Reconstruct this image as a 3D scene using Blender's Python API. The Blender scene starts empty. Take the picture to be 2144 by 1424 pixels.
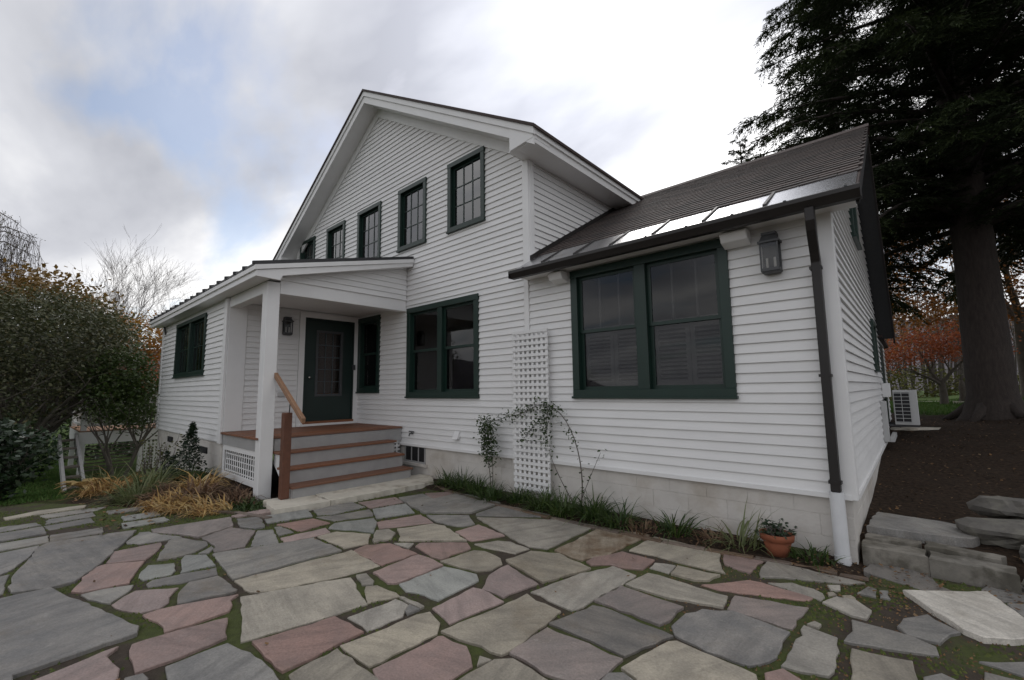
import bpy, bmesh, math, random
import numpy as np
from mathutils import Vector, Matrix
random.seed(7); rng = np.random.default_rng(7)
scene = bpy.context.scene
COL = scene.collection
R = math.radians

# ---------------------------------------------------------------- camera
cd = bpy.data.cameras.new('camera'); cam = bpy.data.objects.new('camera', cd); COL.objects.link(cam)
cr, cu, cf = Vector((0.74264927, 0.6695518, -0.01313237)), Vector((0.08409391, -0.07378421, 0.99372235)), Vector((-0.66437962, 0.73909153, 0.11110101))
cm = Matrix((cr, cu, -cf)).transposed().to_4x4(); cm.translation = Vector((0, -5, 1.52)); cam.matrix_world = cm
cd.sensor_width = 36; cd.lens = 933.23/2144*36; cd.clip_start = .05; cd.clip_end = 3000
scene.camera = cam

# ---------------------------------------------------------------- sky, sun, exposure
SUN_AZ, SUN_EL = R(-33), R(40)
sdir = Vector((math.sin(SUN_AZ)*math.cos(SUN_EL), math.cos(SUN_AZ)*math.cos(SUN_EL), math.sin(SUN_EL)))
w = bpy.data.worlds.new('World'); scene.world = w; w.use_nodes = True
nt = w.node_tree; nt.nodes.clear()
def N(t, tree=None, **k):
    n = (tree or nt).nodes.new(t)
    for a, b in k.items(): setattr(n, a, b)
    return n
def math_node(tree, op, a, b=None):
    n = tree.nodes.new('ShaderNodeMath'); n.operation = op
    for i, v in enumerate((a, b)):
        if v is None: continue
        if isinstance(v, (int, float)): n.inputs[i].default_value = v
        else: tree.links.new(v, n.inputs[i])
    return n.outputs[0]
L = nt.links.new
out = N('ShaderNodeOutputWorld'); tc = N('ShaderNodeTexCoord')
sky = N('ShaderNodeTexSky'); sky.sky_type = 'NISHITA'; sky.sun_disc = False
sky.sun_elevation = SUN_EL; sky.sun_rotation = SUN_AZ; sky.air_density = 1; sky.dust_density = 1.5
sep = N('ShaderNodeSeparateXYZ'); L(tc.outputs['Generated'], sep.inputs[0])
zz = math_node(nt, 'ADD', math_node(nt, 'MAXIMUM', sep.outputs[2], 0), .22)
px = math_node(nt, 'DIVIDE', sep.outputs[0], zz); py = math_node(nt, 'DIVIDE', sep.outputs[1], zz)
cmb = N('ShaderNodeCombineXYZ'); L(px, cmb.inputs[0]); L(py, cmb.inputs[1])
mp = N('ShaderNodeMapping'); L(cmb.outputs[0], mp.inputs[0]); mp.inputs['Rotation'].default_value = (0, 0, R(35)); mp.inputs['Scale'].default_value = (.75, 1.5, 1); mp.inputs['Location'].default_value = (-4.4, 5.1, 0)
n1 = N('ShaderNodeTexNoise'); L(mp.outputs[0], n1.inputs['Vector']); n1.inputs['Scale'].default_value = 1.15; n1.inputs['Detail'].default_value = 7; n1.inputs['Roughness'].default_value = .52; n1.inputs['Distortion'].default_value = .35
mp2 = N('ShaderNodeMapping'); L(cmb.outputs[0], mp2.inputs[0]); mp2.inputs['Rotation'].default_value = (0, 0, R(35)); mp2.inputs['Scale'].default_value = (.75, 1.5, 1); mp2.inputs['Location'].default_value = (-5.1, 8.7, 0)
n2 = N('ShaderNodeTexNoise'); L(mp2.outputs[0], n2.inputs['Vector']); n2.inputs['Scale'].default_value = .9; n2.inputs['Detail'].default_value = 6; n2.inputs['Roughness'].default_value = .5; n2.inputs['Distortion'].default_value = .2
cov = N('ShaderNodeMapRange'); L(n1.outputs['Fac'], cov.inputs['Value']); cov.inputs['From Min'].default_value = .345; cov.inputs['From Max'].default_value = .45; cov.inputs['To Min'].default_value = .3
ramp = N('ShaderNodeValToRGB'); L(n2.outputs['Fac'], ramp.inputs[0])
e = ramp.color_ramp.elements; e[0].position = .32; e[0].color = (.21, .217, .245, 1); e[1].position = .64; e[1].color = (.63, .625, .62, 1)
e2 = ramp.color_ramp.elements.new(.47); e2.color = (.345, .351, .375, 1)
vm = N('ShaderNodeVectorMath', operation='DOT_PRODUCT'); L(tc.outputs['Generated'], vm.inputs[0]); vm.inputs[1].default_value = sdir
glow = math_node(nt, 'POWER', math_node(nt, 'MAXIMUM', vm.outputs['Value'], 0), 13)
gl2 = math_node(nt, 'ADD', math_node(nt, 'MULTIPLY', glow, .95), 1.0)
b1 = N('ShaderNodeBackground'); L(sky.outputs[0], b1.inputs[0]); b1.inputs[1].default_value = .07
b2 = N('ShaderNodeBackground'); L(ramp.outputs[0], b2.inputs[0]); L(gl2, b2.inputs[1])
mx = N('ShaderNodeMixShader'); L(cov.outputs[0], mx.inputs[0]); L(b1.outputs[0], mx.inputs[1]); L(b2.outputs[0], mx.inputs[2])
L(mx.outputs[0], out.inputs[0])
sl = bpy.data.lights.new('sun', 'SUN'); sl.energy = .5; sl.angle = R(25); sl.color = (1, .96, .9)
so = bpy.data.objects.new('sun', sl); COL.objects.link(so); so.rotation_euler = sdir.to_track_quat('Z', 'Y').to_euler()
so.location = sdir*60
vs = scene.view_settings; vs.view_transform = 'Standard'; vs.look = 'None'; vs.exposure = 1.0; vs.gamma = 1; vs.use_curve_mapping = False

# ---------------------------------------------------------------- materials
MATS = {}
def M(name, col, rough=.7, var=.15, scale=6, bump=0, bscale=40, rand=0, metal=0, col2=None, c2scale=3, c2lo=.45, c2hi=.6, trans=0, tint=None, spec=.5, stretch=None):
    m = bpy.data.materials.new(name); m.use_nodes = True; t = m.node_tree; nn = t.nodes; l = t.links.new
    b = nn['Principled BSDF']; b.inputs['Roughness'].default_value = rough; b.inputs['Metallic'].default_value = metal
    b.inputs['Specular IOR Level'].default_value = spec
    geo = nn.new('ShaderNodeNewGeometry'); pos = geo.outputs['Position']
    if stretch:
        mpn = nn.new('ShaderNodeMapping'); l(pos, mpn.inputs[0]); mpn.inputs['Scale'].default_value = stretch; pos = mpn.outputs[0]
    nz = nn.new('ShaderNodeTexNoise'); l(pos, nz.inputs['Vector']); nz.inputs['Scale'].default_value = scale; nz.inputs['Detail'].default_value = 6; nz.inputs['Roughness'].default_value = .6
    rgb = nn.new('ShaderNodeRGB'); rgb.outputs[0].default_value = (*col, 1); cur = rgb.outputs[0]
    if tint:      # colour ramp over a per-leaf value
        at = nn.new('ShaderNodeAttribute'); at.attribute_name = 'tint'
        rp = nn.new('ShaderNodeValToRGB'); l(at.outputs['Fac'], rp.inputs[0])
        el = rp.color_ramp.elements
        for i, c in enumerate(tint):
            p = i/(len(tint)-1)
            if i == 0: q = el[0]
            elif i == len(tint)-1: q = el[-1]
            else: q = el.new(p)
            q.position = p; q.color = (*c, 1)
        cur = rp.outputs[0]
    if col2:
        n3 = nn.new('ShaderNodeTexNoise'); l(pos, n3.inputs['Vector']); n3.inputs['Scale'].default_value = c2scale; n3.inputs['Detail'].default_value = 7; n3.inputs['Roughness'].default_value = .62
        mr = nn.new('ShaderNodeMapRange'); l(n3.outputs['Fac'], mr.inputs['Value']); mr.inputs['From Min'].default_value = c2lo; mr.inputs['From Max'].default_value = c2hi
        mc = nn.new('ShaderNodeMix'); mc.data_type = 'RGBA'; l(mr.outputs[0], mc.inputs[0]); l(cur, mc.inputs[6]); mc.inputs[7].default_value = (*col2, 1); cur = mc.outputs[2]
    hs = nn.new('ShaderNodeHueSaturation'); l(cur, hs.inputs['Color'])
    v = math_node(t, 'ADD', math_node(t, 'MULTIPLY', math_node(t, 'SUBTRACT', nz.outputs['Fac'], .5), var*4), 1.0)
    if rand:
        oi = nn.new('ShaderNodeObjectInfo')
        v = math_node(t, 'MULTIPLY', v, math_node(t, 'ADD', math_node(t, 'MULTIPLY', math_node(t, 'SUBTRACT', oi.outputs['Random'], .5), rand*2), 1.0))
        l(math_node(t, 'ADD', math_node(t, 'MULTIPLY', math_node(t, 'SUBTRACT', oi.outputs['Random'], .5), rand*1.2), 1.0), hs.inputs['Saturation'])
    l(v, hs.inputs['Value']); l(hs.outputs[0], b.inputs['Base Color'])
    if bump:
        nb = nn.new('ShaderNodeTexNoise'); l(pos, nb.inputs['Vector']); nb.inputs['Scale'].default_value = bscale; nb.inputs['Detail'].default_value = 8; nb.inputs['Roughness'].default_value = .65
        bp = nn.new('ShaderNodeBump'); bp.inputs['Strength'].default_value = bump; bp.inputs['Distance'].default_value = .01; l(nb.outputs['Fac'], bp.inputs['Height']); l(bp.outputs[0], b.inputs['Normal'])
    if trans:
        tr = nn.new('ShaderNodeBsdfTranslucent'); l(hs.outputs[0], tr.inputs[0]); ms = nn.new('ShaderNodeMixShader'); ms.inputs[0].default_value = trans
        l(b.outputs[0], ms.inputs[1]); l(tr.outputs[0], ms.inputs[2]); l(ms.outputs[0], nn['Material Output'].inputs[0])
    MATS[name] = m; return m
def glass(name, tint, ior):
    m = bpy.data.materials.new(name); m.use_nodes = True; t = m.node_tree; nn = t.nodes; nn.clear(); l = t.links.new
    o = nn.new('ShaderNodeOutputMaterial'); tr = nn.new('ShaderNodeBsdfTransparent'); tr.inputs[0].default_value = (*tint, 1)
    gl = nn.new('ShaderNodeBsdfGlossy'); gl.inputs['Roughness'].default_value = .015; gl.inputs[0].default_value = (.95, .95, .95, 1)
    geo = nn.new('ShaderNodeNewGeometry'); nz = nn.new('ShaderNodeTexNoise'); l(geo.outputs['Position'], nz.inputs['Vector']); nz.inputs['Scale'].default_value = 2.2; nz.inputs['Detail'].default_value = 1
    bp = nn.new('ShaderNodeBump'); bp.inputs['Strength'].default_value = .05; bp.inputs['Distance'].default_value = .02; l(nz.outputs['Fac'], bp.inputs['Height']); l(bp.outputs[0], gl.inputs['Normal'])
    fr = nn.new('ShaderNodeFresnel'); fr.inputs[0].default_value = ior; ms = nn.new('ShaderNodeMixShader')
    l(fr.outputs[0], ms.inputs[0]); l(tr.outputs[0], ms.inputs[1]); l(gl.outputs[0], ms.inputs[2]); l(ms.outputs[0], o.inputs[0])
    MATS[name] = m
M('white_paint', (.75, .745, .735), .55, .05, 1.6, .08, 60, rand=.025, stretch=(1, 1, 4))
M('trim_paint', (.77, .765, .755), .5, .05, 2, .04, 50)
M('foundation', (.60, .57, .53), .9, .10, 2.2, .6, 45, col2=(.44, .395, .34), c2scale=1.5, c2lo=.50, c2hi=.72)
M('green_paint', (.006, .025, .0175), .4, .12, 5, .05, 60)
M('door_paint', (.008, .022, .018), .45, .1, 4)
M('grey_paint', (.34, .335, .33), .65, .12, 5, .1, 50)
M('deck_wood', (.20, .085, .045), .6, .2, 9, .25, 60, rand=.15, stretch=(6, 1, 6))
M('newel_wood', (.125, .050, .028), .6, .2, 12, .2, 60)
M('rail_wood', (.27, .15, .085), .6, .2, 14, .2, 60)
M('shingle', (.060, .047, .043), .78, .25, 30, .5, 160, rand=.32)
M('dark_roof', (.055, .038, .034), .8, .2, 12, .4, 90)
M('metal_roof', (.03, .03, .032), .5, .15, 8)
M('flashing', (.62, .62, .64), .26, .08, 3, .04, 7, metal=1.0, col2=(.30, .27, .25), c2scale=1.7, c2lo=.58, c2hi=.75)
M('gutter', (.014, .011, .010), .5, .2, 6)
M('pvc', (.66, .67, .68), .4, .06, 7, col2=(.35, .27, .2), c2scale=9, c2lo=.63, c2hi=.75)
M('black_metal', (.03, .031, .033), .45, .2, 20)
M('pewter', (.06, .062, .066), .5, .2, 14)
M('candle', (.75, .73, .68), .5, .03)
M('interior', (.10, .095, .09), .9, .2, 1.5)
M('shutter', (.72, .72, .71), .6, .05)
M('brass_knob', (.5, .5, .48), .25, .05, metal=1)
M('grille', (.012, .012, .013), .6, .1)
M('ac_paint', (.50, .50, .49), .5, .05, 5)
M('limestone', (.58, .54, .46), .85, .15, 4, .5, 50, col2=(.38, .33, .26), c2scale=3.5, c2lo=.52, c2hi=.68)
M('terracotta', (.24, .075, .035), .8, .2, 9, .2, 50)
M('rock', (.13, .122, .11), .9, .25, 5, .8, 25, col2=(.19, .18, .15), c2scale=4)
M('curb', (.24, .222, .19), .9, .3, 7, .8, 25, rand=.12, col2=(.11, .10, .08), c2scale=4)
M('soil', (.040, .028, .019), .97, .35, 9, .9, 30, col2=(.075, .05, .03), c2scale=14, c2lo=.5, c2hi=.62)
M('joint', (.050, .037, .026), .97, .3, 22, .9, 60, col2=(.055, .068, .014), c2scale=1.6, c2lo=.44, c2hi=.56)
STONEC = {'b': ((.225, .207, .186), (.15, .144, .137)), 'g': ((.27, .255, .23), (.185, .178, .168)), 'l': ((.30, .30, .275), (.235, .238, .22)), 't': ((.36, .325, .265), (.245, .222, .185)),
          'r': ((.33, .225, .195), (.255, .185, .165)), 'p': ((.27, .215, .19), (.20, .172, .157)), 'd': ((.30, .265, .21), (.13, .085, .05)), 'w': ((.66, .62, .55), (.46, .43, .38)), 'e': ((.17, .12, .085), (.11, .08, .06))}
def stone_mat(k, a, b):
    m = bpy.data.materials.new('stone_'+k); m.use_nodes = True; t = m.node_tree; nn = t.nodes; l = t.links.new; bs = nn['Principled BSDF']; bs.inputs['Specular IOR Level'].default_value = .4
    geo = nn.new('ShaderNodeNewGeometry'); oi = nn.new('ShaderNodeObjectInfo'); tc = nn.new('ShaderNodeTexCoord')
    def noise(v, sc, de=6, ro=.6):
        n = nn.new('ShaderNodeTexNoise'); l(v, n.inputs['Vector']); n.inputs['Scale'].default_value = sc; n.inputs['Detail'].default_value = de; n.inputs['Roughness'].default_value = ro; return n.outputs['Fac']
    def rng_(v, lo, hi, to0=0, to1=1):
        n = nn.new('ShaderNodeMapRange'); l(v, n.inputs['Value'])
        for q, x in zip(('From Min', 'From Max', 'To Min', 'To Max'), (lo, hi, to0, to1)): n.inputs[q].default_value = x
        return n.outputs[0]
    def mix(f, c1, c2):
        n = nn.new('ShaderNodeMix'); n.data_type = 'RGBA'; l(f, n.inputs[0])
        for s_, c in ((6, c1), (7, c2)):
            if isinstance(c, tuple): n.inputs[s_].default_value = (*c, 1)
            else: l(c, n.inputs[s_])
        return n.outputs[2]
    rot = nn.new('ShaderNodeVectorRotate'); rot.rotation_type = 'Z_AXIS'; l(tc.outputs['Object'], rot.inputs['Vector']); l(math_node(t, 'MULTIPLY', oi.outputs['Random'], 6.283), rot.inputs['Angle'])
    mp_ = nn.new('ShaderNodeMapping'); l(rot.outputs[0], mp_.inputs[0]); mp_.inputs['Scale'].default_value = (1.2, 7, 1)
    l(math_node(t, 'MULTIPLY', oi.outputs['Random'], 31), mp_.inputs['Location'])
    pos = geo.outputs['Position']
    c = mix(rng_(noise(pos, 3.2, 7, .65), .38, .64), a, b)
    g = tuple(.5*(x+.2) for x in b)
    c = mix(math_node(t, 'MULTIPLY', rng_(noise(mp_.outputs[0], 1.6, 5, .6), .48, .66), .55), c, tuple(x*.72 for x in b))
    c = mix(math_node(t, 'MULTIPLY', rng_(noise(pos, 1.25, 8, .7), .54, .70), .5), c, (.17, .135, .095))
    c = mix(math_node(t, 'MULTIPLY', rng_(noise(pos, 9, 8, .75), .60, .68), .35), c, (.36, .34, .30))
    hs = nn.new('ShaderNodeHueSaturation'); l(c, hs.inputs['Color']); l(math_node(t, 'ADD', math_node(t, 'MULTIPLY', oi.outputs['Random'], .5), .7), hs.inputs['Saturation'])
    v = math_node(t, 'MULTIPLY', rng_(noise(pos, 75, 4, .7), .3, .7, .80, 1.20), math_node(t, 'ADD', math_node(t, 'MULTIPLY', math_node(t, 'FRACT', math_node(t, 'MULTIPLY', oi.outputs['Random'], 7.3)), .36), .92)); l(v, hs.inputs['Value'])
    l(hs.outputs[0], bs.inputs['Base Color']); l(rng_(noise(pos, 5), .35, .65, .42, .75), bs.inputs['Roughness'])
    h = math_node(t, 'ADD', math_node(t, 'MULTIPLY', noise(mp_.outputs[0], 2.4, 7, .6), 1.2), math_node(t, 'MULTIPLY', noise(pos, 34, 7, .7), .6))
    bp = nn.new('ShaderNodeBump'); bp.inputs['Strength'].default_value = .55; bp.inputs['Distance'].default_value = .012; l(h, bp.inputs['Height']); l(bp.outputs[0], bs.inputs['Normal']); MATS['stone_'+k] = m
for k, (a, b_) in STONEC.items(): stone_mat(k, a, b_)
glass('window_glass', (.62, .63, .63), 1.5)
glass('screen_glass', (.5, .5, .5), 1.45)
glass('upper_glass', (.3, .31, .32), 2.3)
glass('lantern_glass', (.8, .8, .8), 1.4)
M('grass', (.05, .11, .02), .8, .3, 3, tint=[(.035, .085, .012), (.065, .14, .025), (.12, .15, .04)], trans=.3)
M('moss', (.05, .07, .01), .95, .3, 9, tint=[(.03, .042, .008), (.055, .075, .012), (.085, .095, .02)])
M('litter', (.2, .1, .04), .9, .2, 9, tint=[(.05, .028, .016), (.11, .06, .028), (.20, .11, .045), (.20, .155, .10)])
M('hemlock_leaf', (.02, .03, .01), .8, .3, 2, tint=[(.012, .018, .007), (.024, .036, .012), (.045, .058, .018)], trans=.15, spec=.2)
M('bark', (.045, .035, .03), .95, .35, 6, .9, 18, stretch=(4, 4, 1))
M('grey_bark', (.11, .095, .08), .95, .3, 8, .6, 20)
M('apple_leaf', (.03, .04, .01), .55, .3, 2, tint=[(.030, .038, .016), (.060, .070, .030), (.10, .10, .045), (.19, .115, .03)], trans=.2)
M('green_leaf', (.03, .06, .01), .5, .25, 2, tint=[(.016, .034, .010), (.035, .066, .014), (.065, .095, .02)], trans=.25)
M('gloss_leaf', (.02, .04, .02), .35, .25, 2, tint=[(.010, .022, .010), (.022, .044, .018), (.04, .065, .028)], trans=.1)
M('orange_leaf', (.3, .1, .01), .6, .3, 1, tint=[(.09, .055, .014), (.20, .085, .016), (.36, .15, .02), (.30, .19, .03)], trans=.35)
M('maple_leaf', (.2, .07, .01), .6, .3, 1, tint=[(.07, .04, .012), (.17, .07, .016), (.30, .11, .02), (.24, .15, .03)], trans=.35)
M('red_leaf', (.3, .06, .02), .6, .3, 1, tint=[(.18, .05, .025), (.36, .085, .035), (.46, .14, .05), (.22, .09, .03)], trans=.35)
M('olive_leaf', (.1, .1, .02), .7, .3, 1, tint=[(.045, .05, .014), (.09, .095, .02), (.16, .15, .03)], trans=.3)
M('twig', (.12, .10, .095), .95, .2, 3)
M('far_wood', (.085, .072, .062), .95, .3, .3)
M('hill', (.085, .075, .085), 1, .3, .05)
M('yellow_blade', (.3, .17, .04), .7, .2, 4, tint=[(.19, .10, .045), (.42, .25, .085), (.56, .40, .16), (.56, .47, .30)], trans=.3)
M('green_blade', (.05, .09, .02), .55, .2, 4, tint=[(.022, .045, .012), (.045, .085, .018), (.09, .13, .03)], trans=.3)
M('grey_blade', (.12, .15, .07), .6, .2, 4, tint=[(.06, .09, .035), (.13, .16, .06), (.20, .21, .10)], trans=.3)
M('brown_blade', (.15, .09, .05), .8, .2, 4, tint=[(.08, .045, .03), (.16, .09, .05), (.26, .19, .12)], trans=.2)

# ---------------------------------------------------------------- mesh helpers
WL = {}                                  # object -> world location of its origin
def link(o, parent, org):
    COL.objects.link(o)
    o.location = Vector(org) - (WL[parent.name] if parent else Vector((0, 0, 0)))
    if parent: o.parent = parent
    WL[o.name] = Vector(org)
class MB:
    def __init__(s): s.v = []; s.f = []; s.sm = False; s.tint = None
    def quad(s, *p):
        n = len(s.v); s.v += [tuple(q) for q in p]; s.f.append(tuple(range(n, n+len(p)))); return s
    def hexa(s, p):
        n = len(s.v); s.v += [tuple(q) for q in p]
        s.f += [tuple(n+i for i in f) for f in ((0, 3, 2, 1), (4, 5, 6, 7), (0, 1, 5, 4), (1, 2, 6, 5), (2, 3, 7, 6), (3, 0, 4, 7))]; return s
    def box(s, x0, x1, y0, y1, z0, z1):
        return s.hexa([(x0, y0, z0), (x1, y0, z0), (x1, y1, z0), (x0, y1, z0), (x0, y0, z1), (x1, y0, z1), (x1, y1, z1), (x0, y1, z1)])
    def prism(s, poly, off):
        n = len(s.v); k = len(poly); o = Vector(off)
        s.v += [tuple(p) for p in poly] + [tuple(Vector(p)+o) for p in poly]
        s.f.append(tuple(range(n+k-1, n-1, -1))); s.f.append(tuple(range(n+k, n+2*k)))
        s.f += [(n+i, n+(i+1) % k, n+k+(i+1) % k, n+k+i) for i in range(k)]; return s
    def tube(s, pts, rad, n=6, caps=True):
        pts = [Vector(p) for p in pts]; k0 = len(s.v)
        if not hasattr(rad, '__len__'): rad = [rad]*len(pts)
        up = None
        for i, p in enumerate(pts):
            t = (pts[min(i+1, len(pts)-1)] - pts[max(i-1, 0)]).normalized()
            a = t.cross(Vector((0, 0, 1)) if abs(t.z) < .9 else Vector((1, 0, 0))).normalized() if up is None else (up - t*up.dot(t)).normalized()
            up = a; b = t.cross(a)
            for j in range(n):
                g = 2*math.pi*j/n; s.v.append(tuple(p + (a*math.cos(g)+b*math.sin(g))*rad[i]))
        for i in range(len(pts)-1):
            for j in range(n): s.f.append((k0+i*n+j, k0+i*n+(j+1) % n, k0+(i+1)*n+(j+1) % n, k0+(i+1)*n+j))
        if caps and n > 2: s.f.append(tuple(k0+j for j in range(n-1, -1, -1))); e = k0+(len(pts)-1)*n; s.f.append(tuple(e+j for j in range(n)))
        return s
    def lathe(s, c, prof, n=20):
        k0 = len(s.v)
        for r, z in prof:
            for j in range(n): g = 2*math.pi*j/n; s.v.append((c[0]+r*math.cos(g), c[1]+r*math.sin(g), c[2]+z))
        for i in range(len(prof)-1):
            for j in range(n): s.f.append((k0+i*n+j, k0+i*n+(j+1) % n, k0+(i+1)*n+(j+1) % n, k0+(i+1)*n+j))
        s.f.append(tuple(k0+j for j in range(n-1, -1, -1))); e = k0+(len(prof)-1)*n; s.f.append(tuple(e+j for j in range(n)))
        return s
    def build(s, name, mat, parent=None, org=None, smooth=False, fix=True, bevel=0):
        v = np.array(s.v, dtype=np.float64).reshape(-1, 3)
        if org is None: mn, mxx = v.min(0), v.max(0); org = ((mn[0]+mxx[0])/2, (mn[1]+mxx[1])/2, mn[2])
        me = bpy.data.meshes.new(name); me.from_pydata((v-np.array(org)).tolist(), [], s.f)
        if fix and len(s.f) < 3000:
            bm = bmesh.new(); bm.from_mesh(me); bmesh.ops.recalc_face_normals(bm, faces=bm.faces[:])
            if bevel: bmesh.ops.bevel(bm, geom=[e for e in bm.edges if e.is_manifold and e.calc_face_angle(0) > .5], offset=bevel, segments=1, affect='EDGES', clamp_overlap=True)
            bm.to_mesh(me); bm.free()
        if smooth: me.polygons.foreach_set('use_smooth', [True]*len(me.polygons))
        me.materials.append(MATS[mat]); o = bpy.data.objects.new(name, me); link(o, parent, org); return o
def cards(name, V, F, tint, mat, parent, org):
    """numpy mesh: V (n,3) world, F (m,k) ints, tint (m,) per face"""
    me = bpy.data.meshes.new(name); m, k = F.shape
    me.vertices.add(len(V)); me.vertices.foreach_set('co', (V-np.array(org)).astype(np.float32).ravel())
    me.loops.add(m*k); me.loops.foreach_set('vertex_index', F.astype(np.int32).ravel())
    me.polygons.add(m); me.polygons.foreach_set('loop_start', np.arange(0, m*k, k, dtype=np.int32)); me.polygons.foreach_set('loop_total', np.full(m, k, dtype=np.int32))
    me.update(); a = me.attributes.new('tint', 'FLOAT', 'FACE'); a.data.foreach_set('value', np.clip(tint, 0, 1).astype(np.float32))
    me.materials.append(MATS[mat]); o = bpy.data.objects.new(name, me); link(o, parent, org); return o
def empty(name, loc, label=None, cat=None, group=None):
    o = bpy.data.objects.new(name, None); link(o, None, loc); o.empty_display_size = .1
    if label: tag(o, label, cat, group)
    return o
def tag(o, label=None, cat=None, group=None, kind=None):
    if label: o['label'] = label
    if cat: o['category'] = cat
    if group: o['group'] = group
    if kind: o['kind'] = kind
    return o

# ================================================================ GROUND
def ss(v, a, b):
    t = np.clip((v-a)/(b-a), 0, 1); return t*t*(3-2*t)
def th(x, y):
    x = np.asarray(x, float); y = np.asarray(y, float)
    z = -.05 + ss(x, -2.2, -.6)*(.17*ss(y, .18, .45) + .62*ss(y, .6, 9)) - .16*ss(y, 12, 40)*ss(x, -2.2, -.6)
    z = z - .45*ss(-x, 9.5, 14.5)*(1-ss(y, 30, 60)) - 1.6*ss(-x, 17, 60)
    bed = ss(-x, .3, .8)*(1-ss(-x, 6.2, 6.6))*ss(y, -.75, -.3)          # soil bed along the front wall
    bed2 = ss(-x, 7.2, 7.8)*(1-ss(-x, 12, 13.5))*ss(y, -3.7, -3.1)      # bed by the entrance
    z = z + .07*bed + .14*bed2 + .22*ss(x, .6, 2.4)*ss(y, -1.5, .8)
    z = z + .012*np.sin(x*5.1+y*2.3) * np.cos(y*4.3-x*1.7)*(ss(np.hypot(x+4, y+3), 3, 12)+ss(y, -.6, 0))
    return z
def gz(x, y): return float(th(x, y))
gx = np.concatenate([-np.geomspace(19, 500, 22)[::-1], np.arange(-18.6, 4.01, .2), np.geomspace(4.4, 500, 24)])
gy = np.concatenate([-np.geomspace(9, 500, 18)[::-1], np.arange(-8.8, 13, .2), np.geomspace(13.4, 600, 26)])
GX, GY = np.meshgrid(gx, gy, indexing='ij'); GZ = th(GX, GY)
idx = np.arange(GX.size).reshape(GX.shape)
gf = np.stack([idx[:-1, :-1], idx[1:, :-1], idx[1:, 1:], idx[:-1, 1:]], -1).reshape(-1, 4)
gm = bpy.data.materials.new('ground_cover'); gm.use_nodes = True; t = gm.node_tree; nn = t.nodes; l = t.links.new
bs = nn['Principled BSDF']; bs.inputs['Roughness'].default_value = .97; bs.inputs['Specular IOR Level'].default_value = .15
geo = nn.new('ShaderNodeNewGeometry'); sp = nn.new('ShaderNodeSeparateXYZ'); l(geo.outputs['Position'], sp.inputs[0])
nz = nn.new('ShaderNodeTexNoise'); l(geo.outputs['Position'], nz.inputs['Vector']); nz.inputs['Scale'].default_value = 1.1; nz.inputs['Detail'].default_value = 8; nz.inputs['Roughness'].default_value = .65
nf = nn.new('ShaderNodeTexNoise'); l(geo.outputs['Position'], nf.inputs['Vector']); nf.inputs['Scale'].default_value = 25; nf.inputs['Detail'].default_value = 8
nj = math_node(t, 'MULTIPLY', math_node(t, 'SUBTRACT', nz.outputs['Fac'], .5), 3.0)
def mrange(v, a, b):
    n = nn.new('ShaderNodeMapRange'); n.clamp = True; l(v, n.inputs['Value']); n.inputs['From Min'].default_value = a; n.inputs['From Max'].default_value = b; return n.outputs[0]
gl_ = mrange(math_node(t, 'SUBTRACT', nj, sp.outputs[0]), 9.6, 10.6)                  # lawn west of the path
gr_ = mrange(math_node(t, 'ADD', sp.outputs[1], nj), 10.0, 12.5)                      # lawn behind the hemlock
gfac = math_node(t, 'MAXIMUM', gl_, gr_)
so_ = nn.new('ShaderNodeValToRGB'); l(nf.outputs['Fac'], so_.inputs[0]); q = so_.color_ramp.elements; q[0].position = .3; q[0].color = (.016, .012, .009, 1); q[1].position = .7; q[1].color = (.055, .036, .024, 1)
gr = nn.new('ShaderNodeValToRGB'); l(nf.outputs['Fac'], gr.inputs[0]); q = gr.color_ramp.elements; q[0].position = .3; q[0].color = (.028, .055, .010, 1); q[1].position = .7; q[1].color = (.075, .11, .028, 1)
mc = nn.new('ShaderNodeMix'); mc.data_type = 'RGBA'; l(gfac, mc.inputs[0]); l(so_.outputs[0], mc.inputs[6]); l(gr.outputs[0], mc.inputs[7]); l(mc.outputs[2], bs.inputs['Base Color'])
bp = nn.new('ShaderNodeBump'); bp.inputs['Strength'].default_value = .8; bp.inputs['Distance'].default_value = .03; l(nf.outputs['Fac'], bp.inputs['Height']); l(bp.outputs[0], bs.inputs['Normal'])
MATS['ground_cover'] = gm
g = cards('ground', np.stack([GX, GY, GZ], -1).reshape(-1, 3), gf, np.zeros(len(gf)), 'ground_cover', None, (0, 0, 0)); tag(g, kind='structure')

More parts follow.
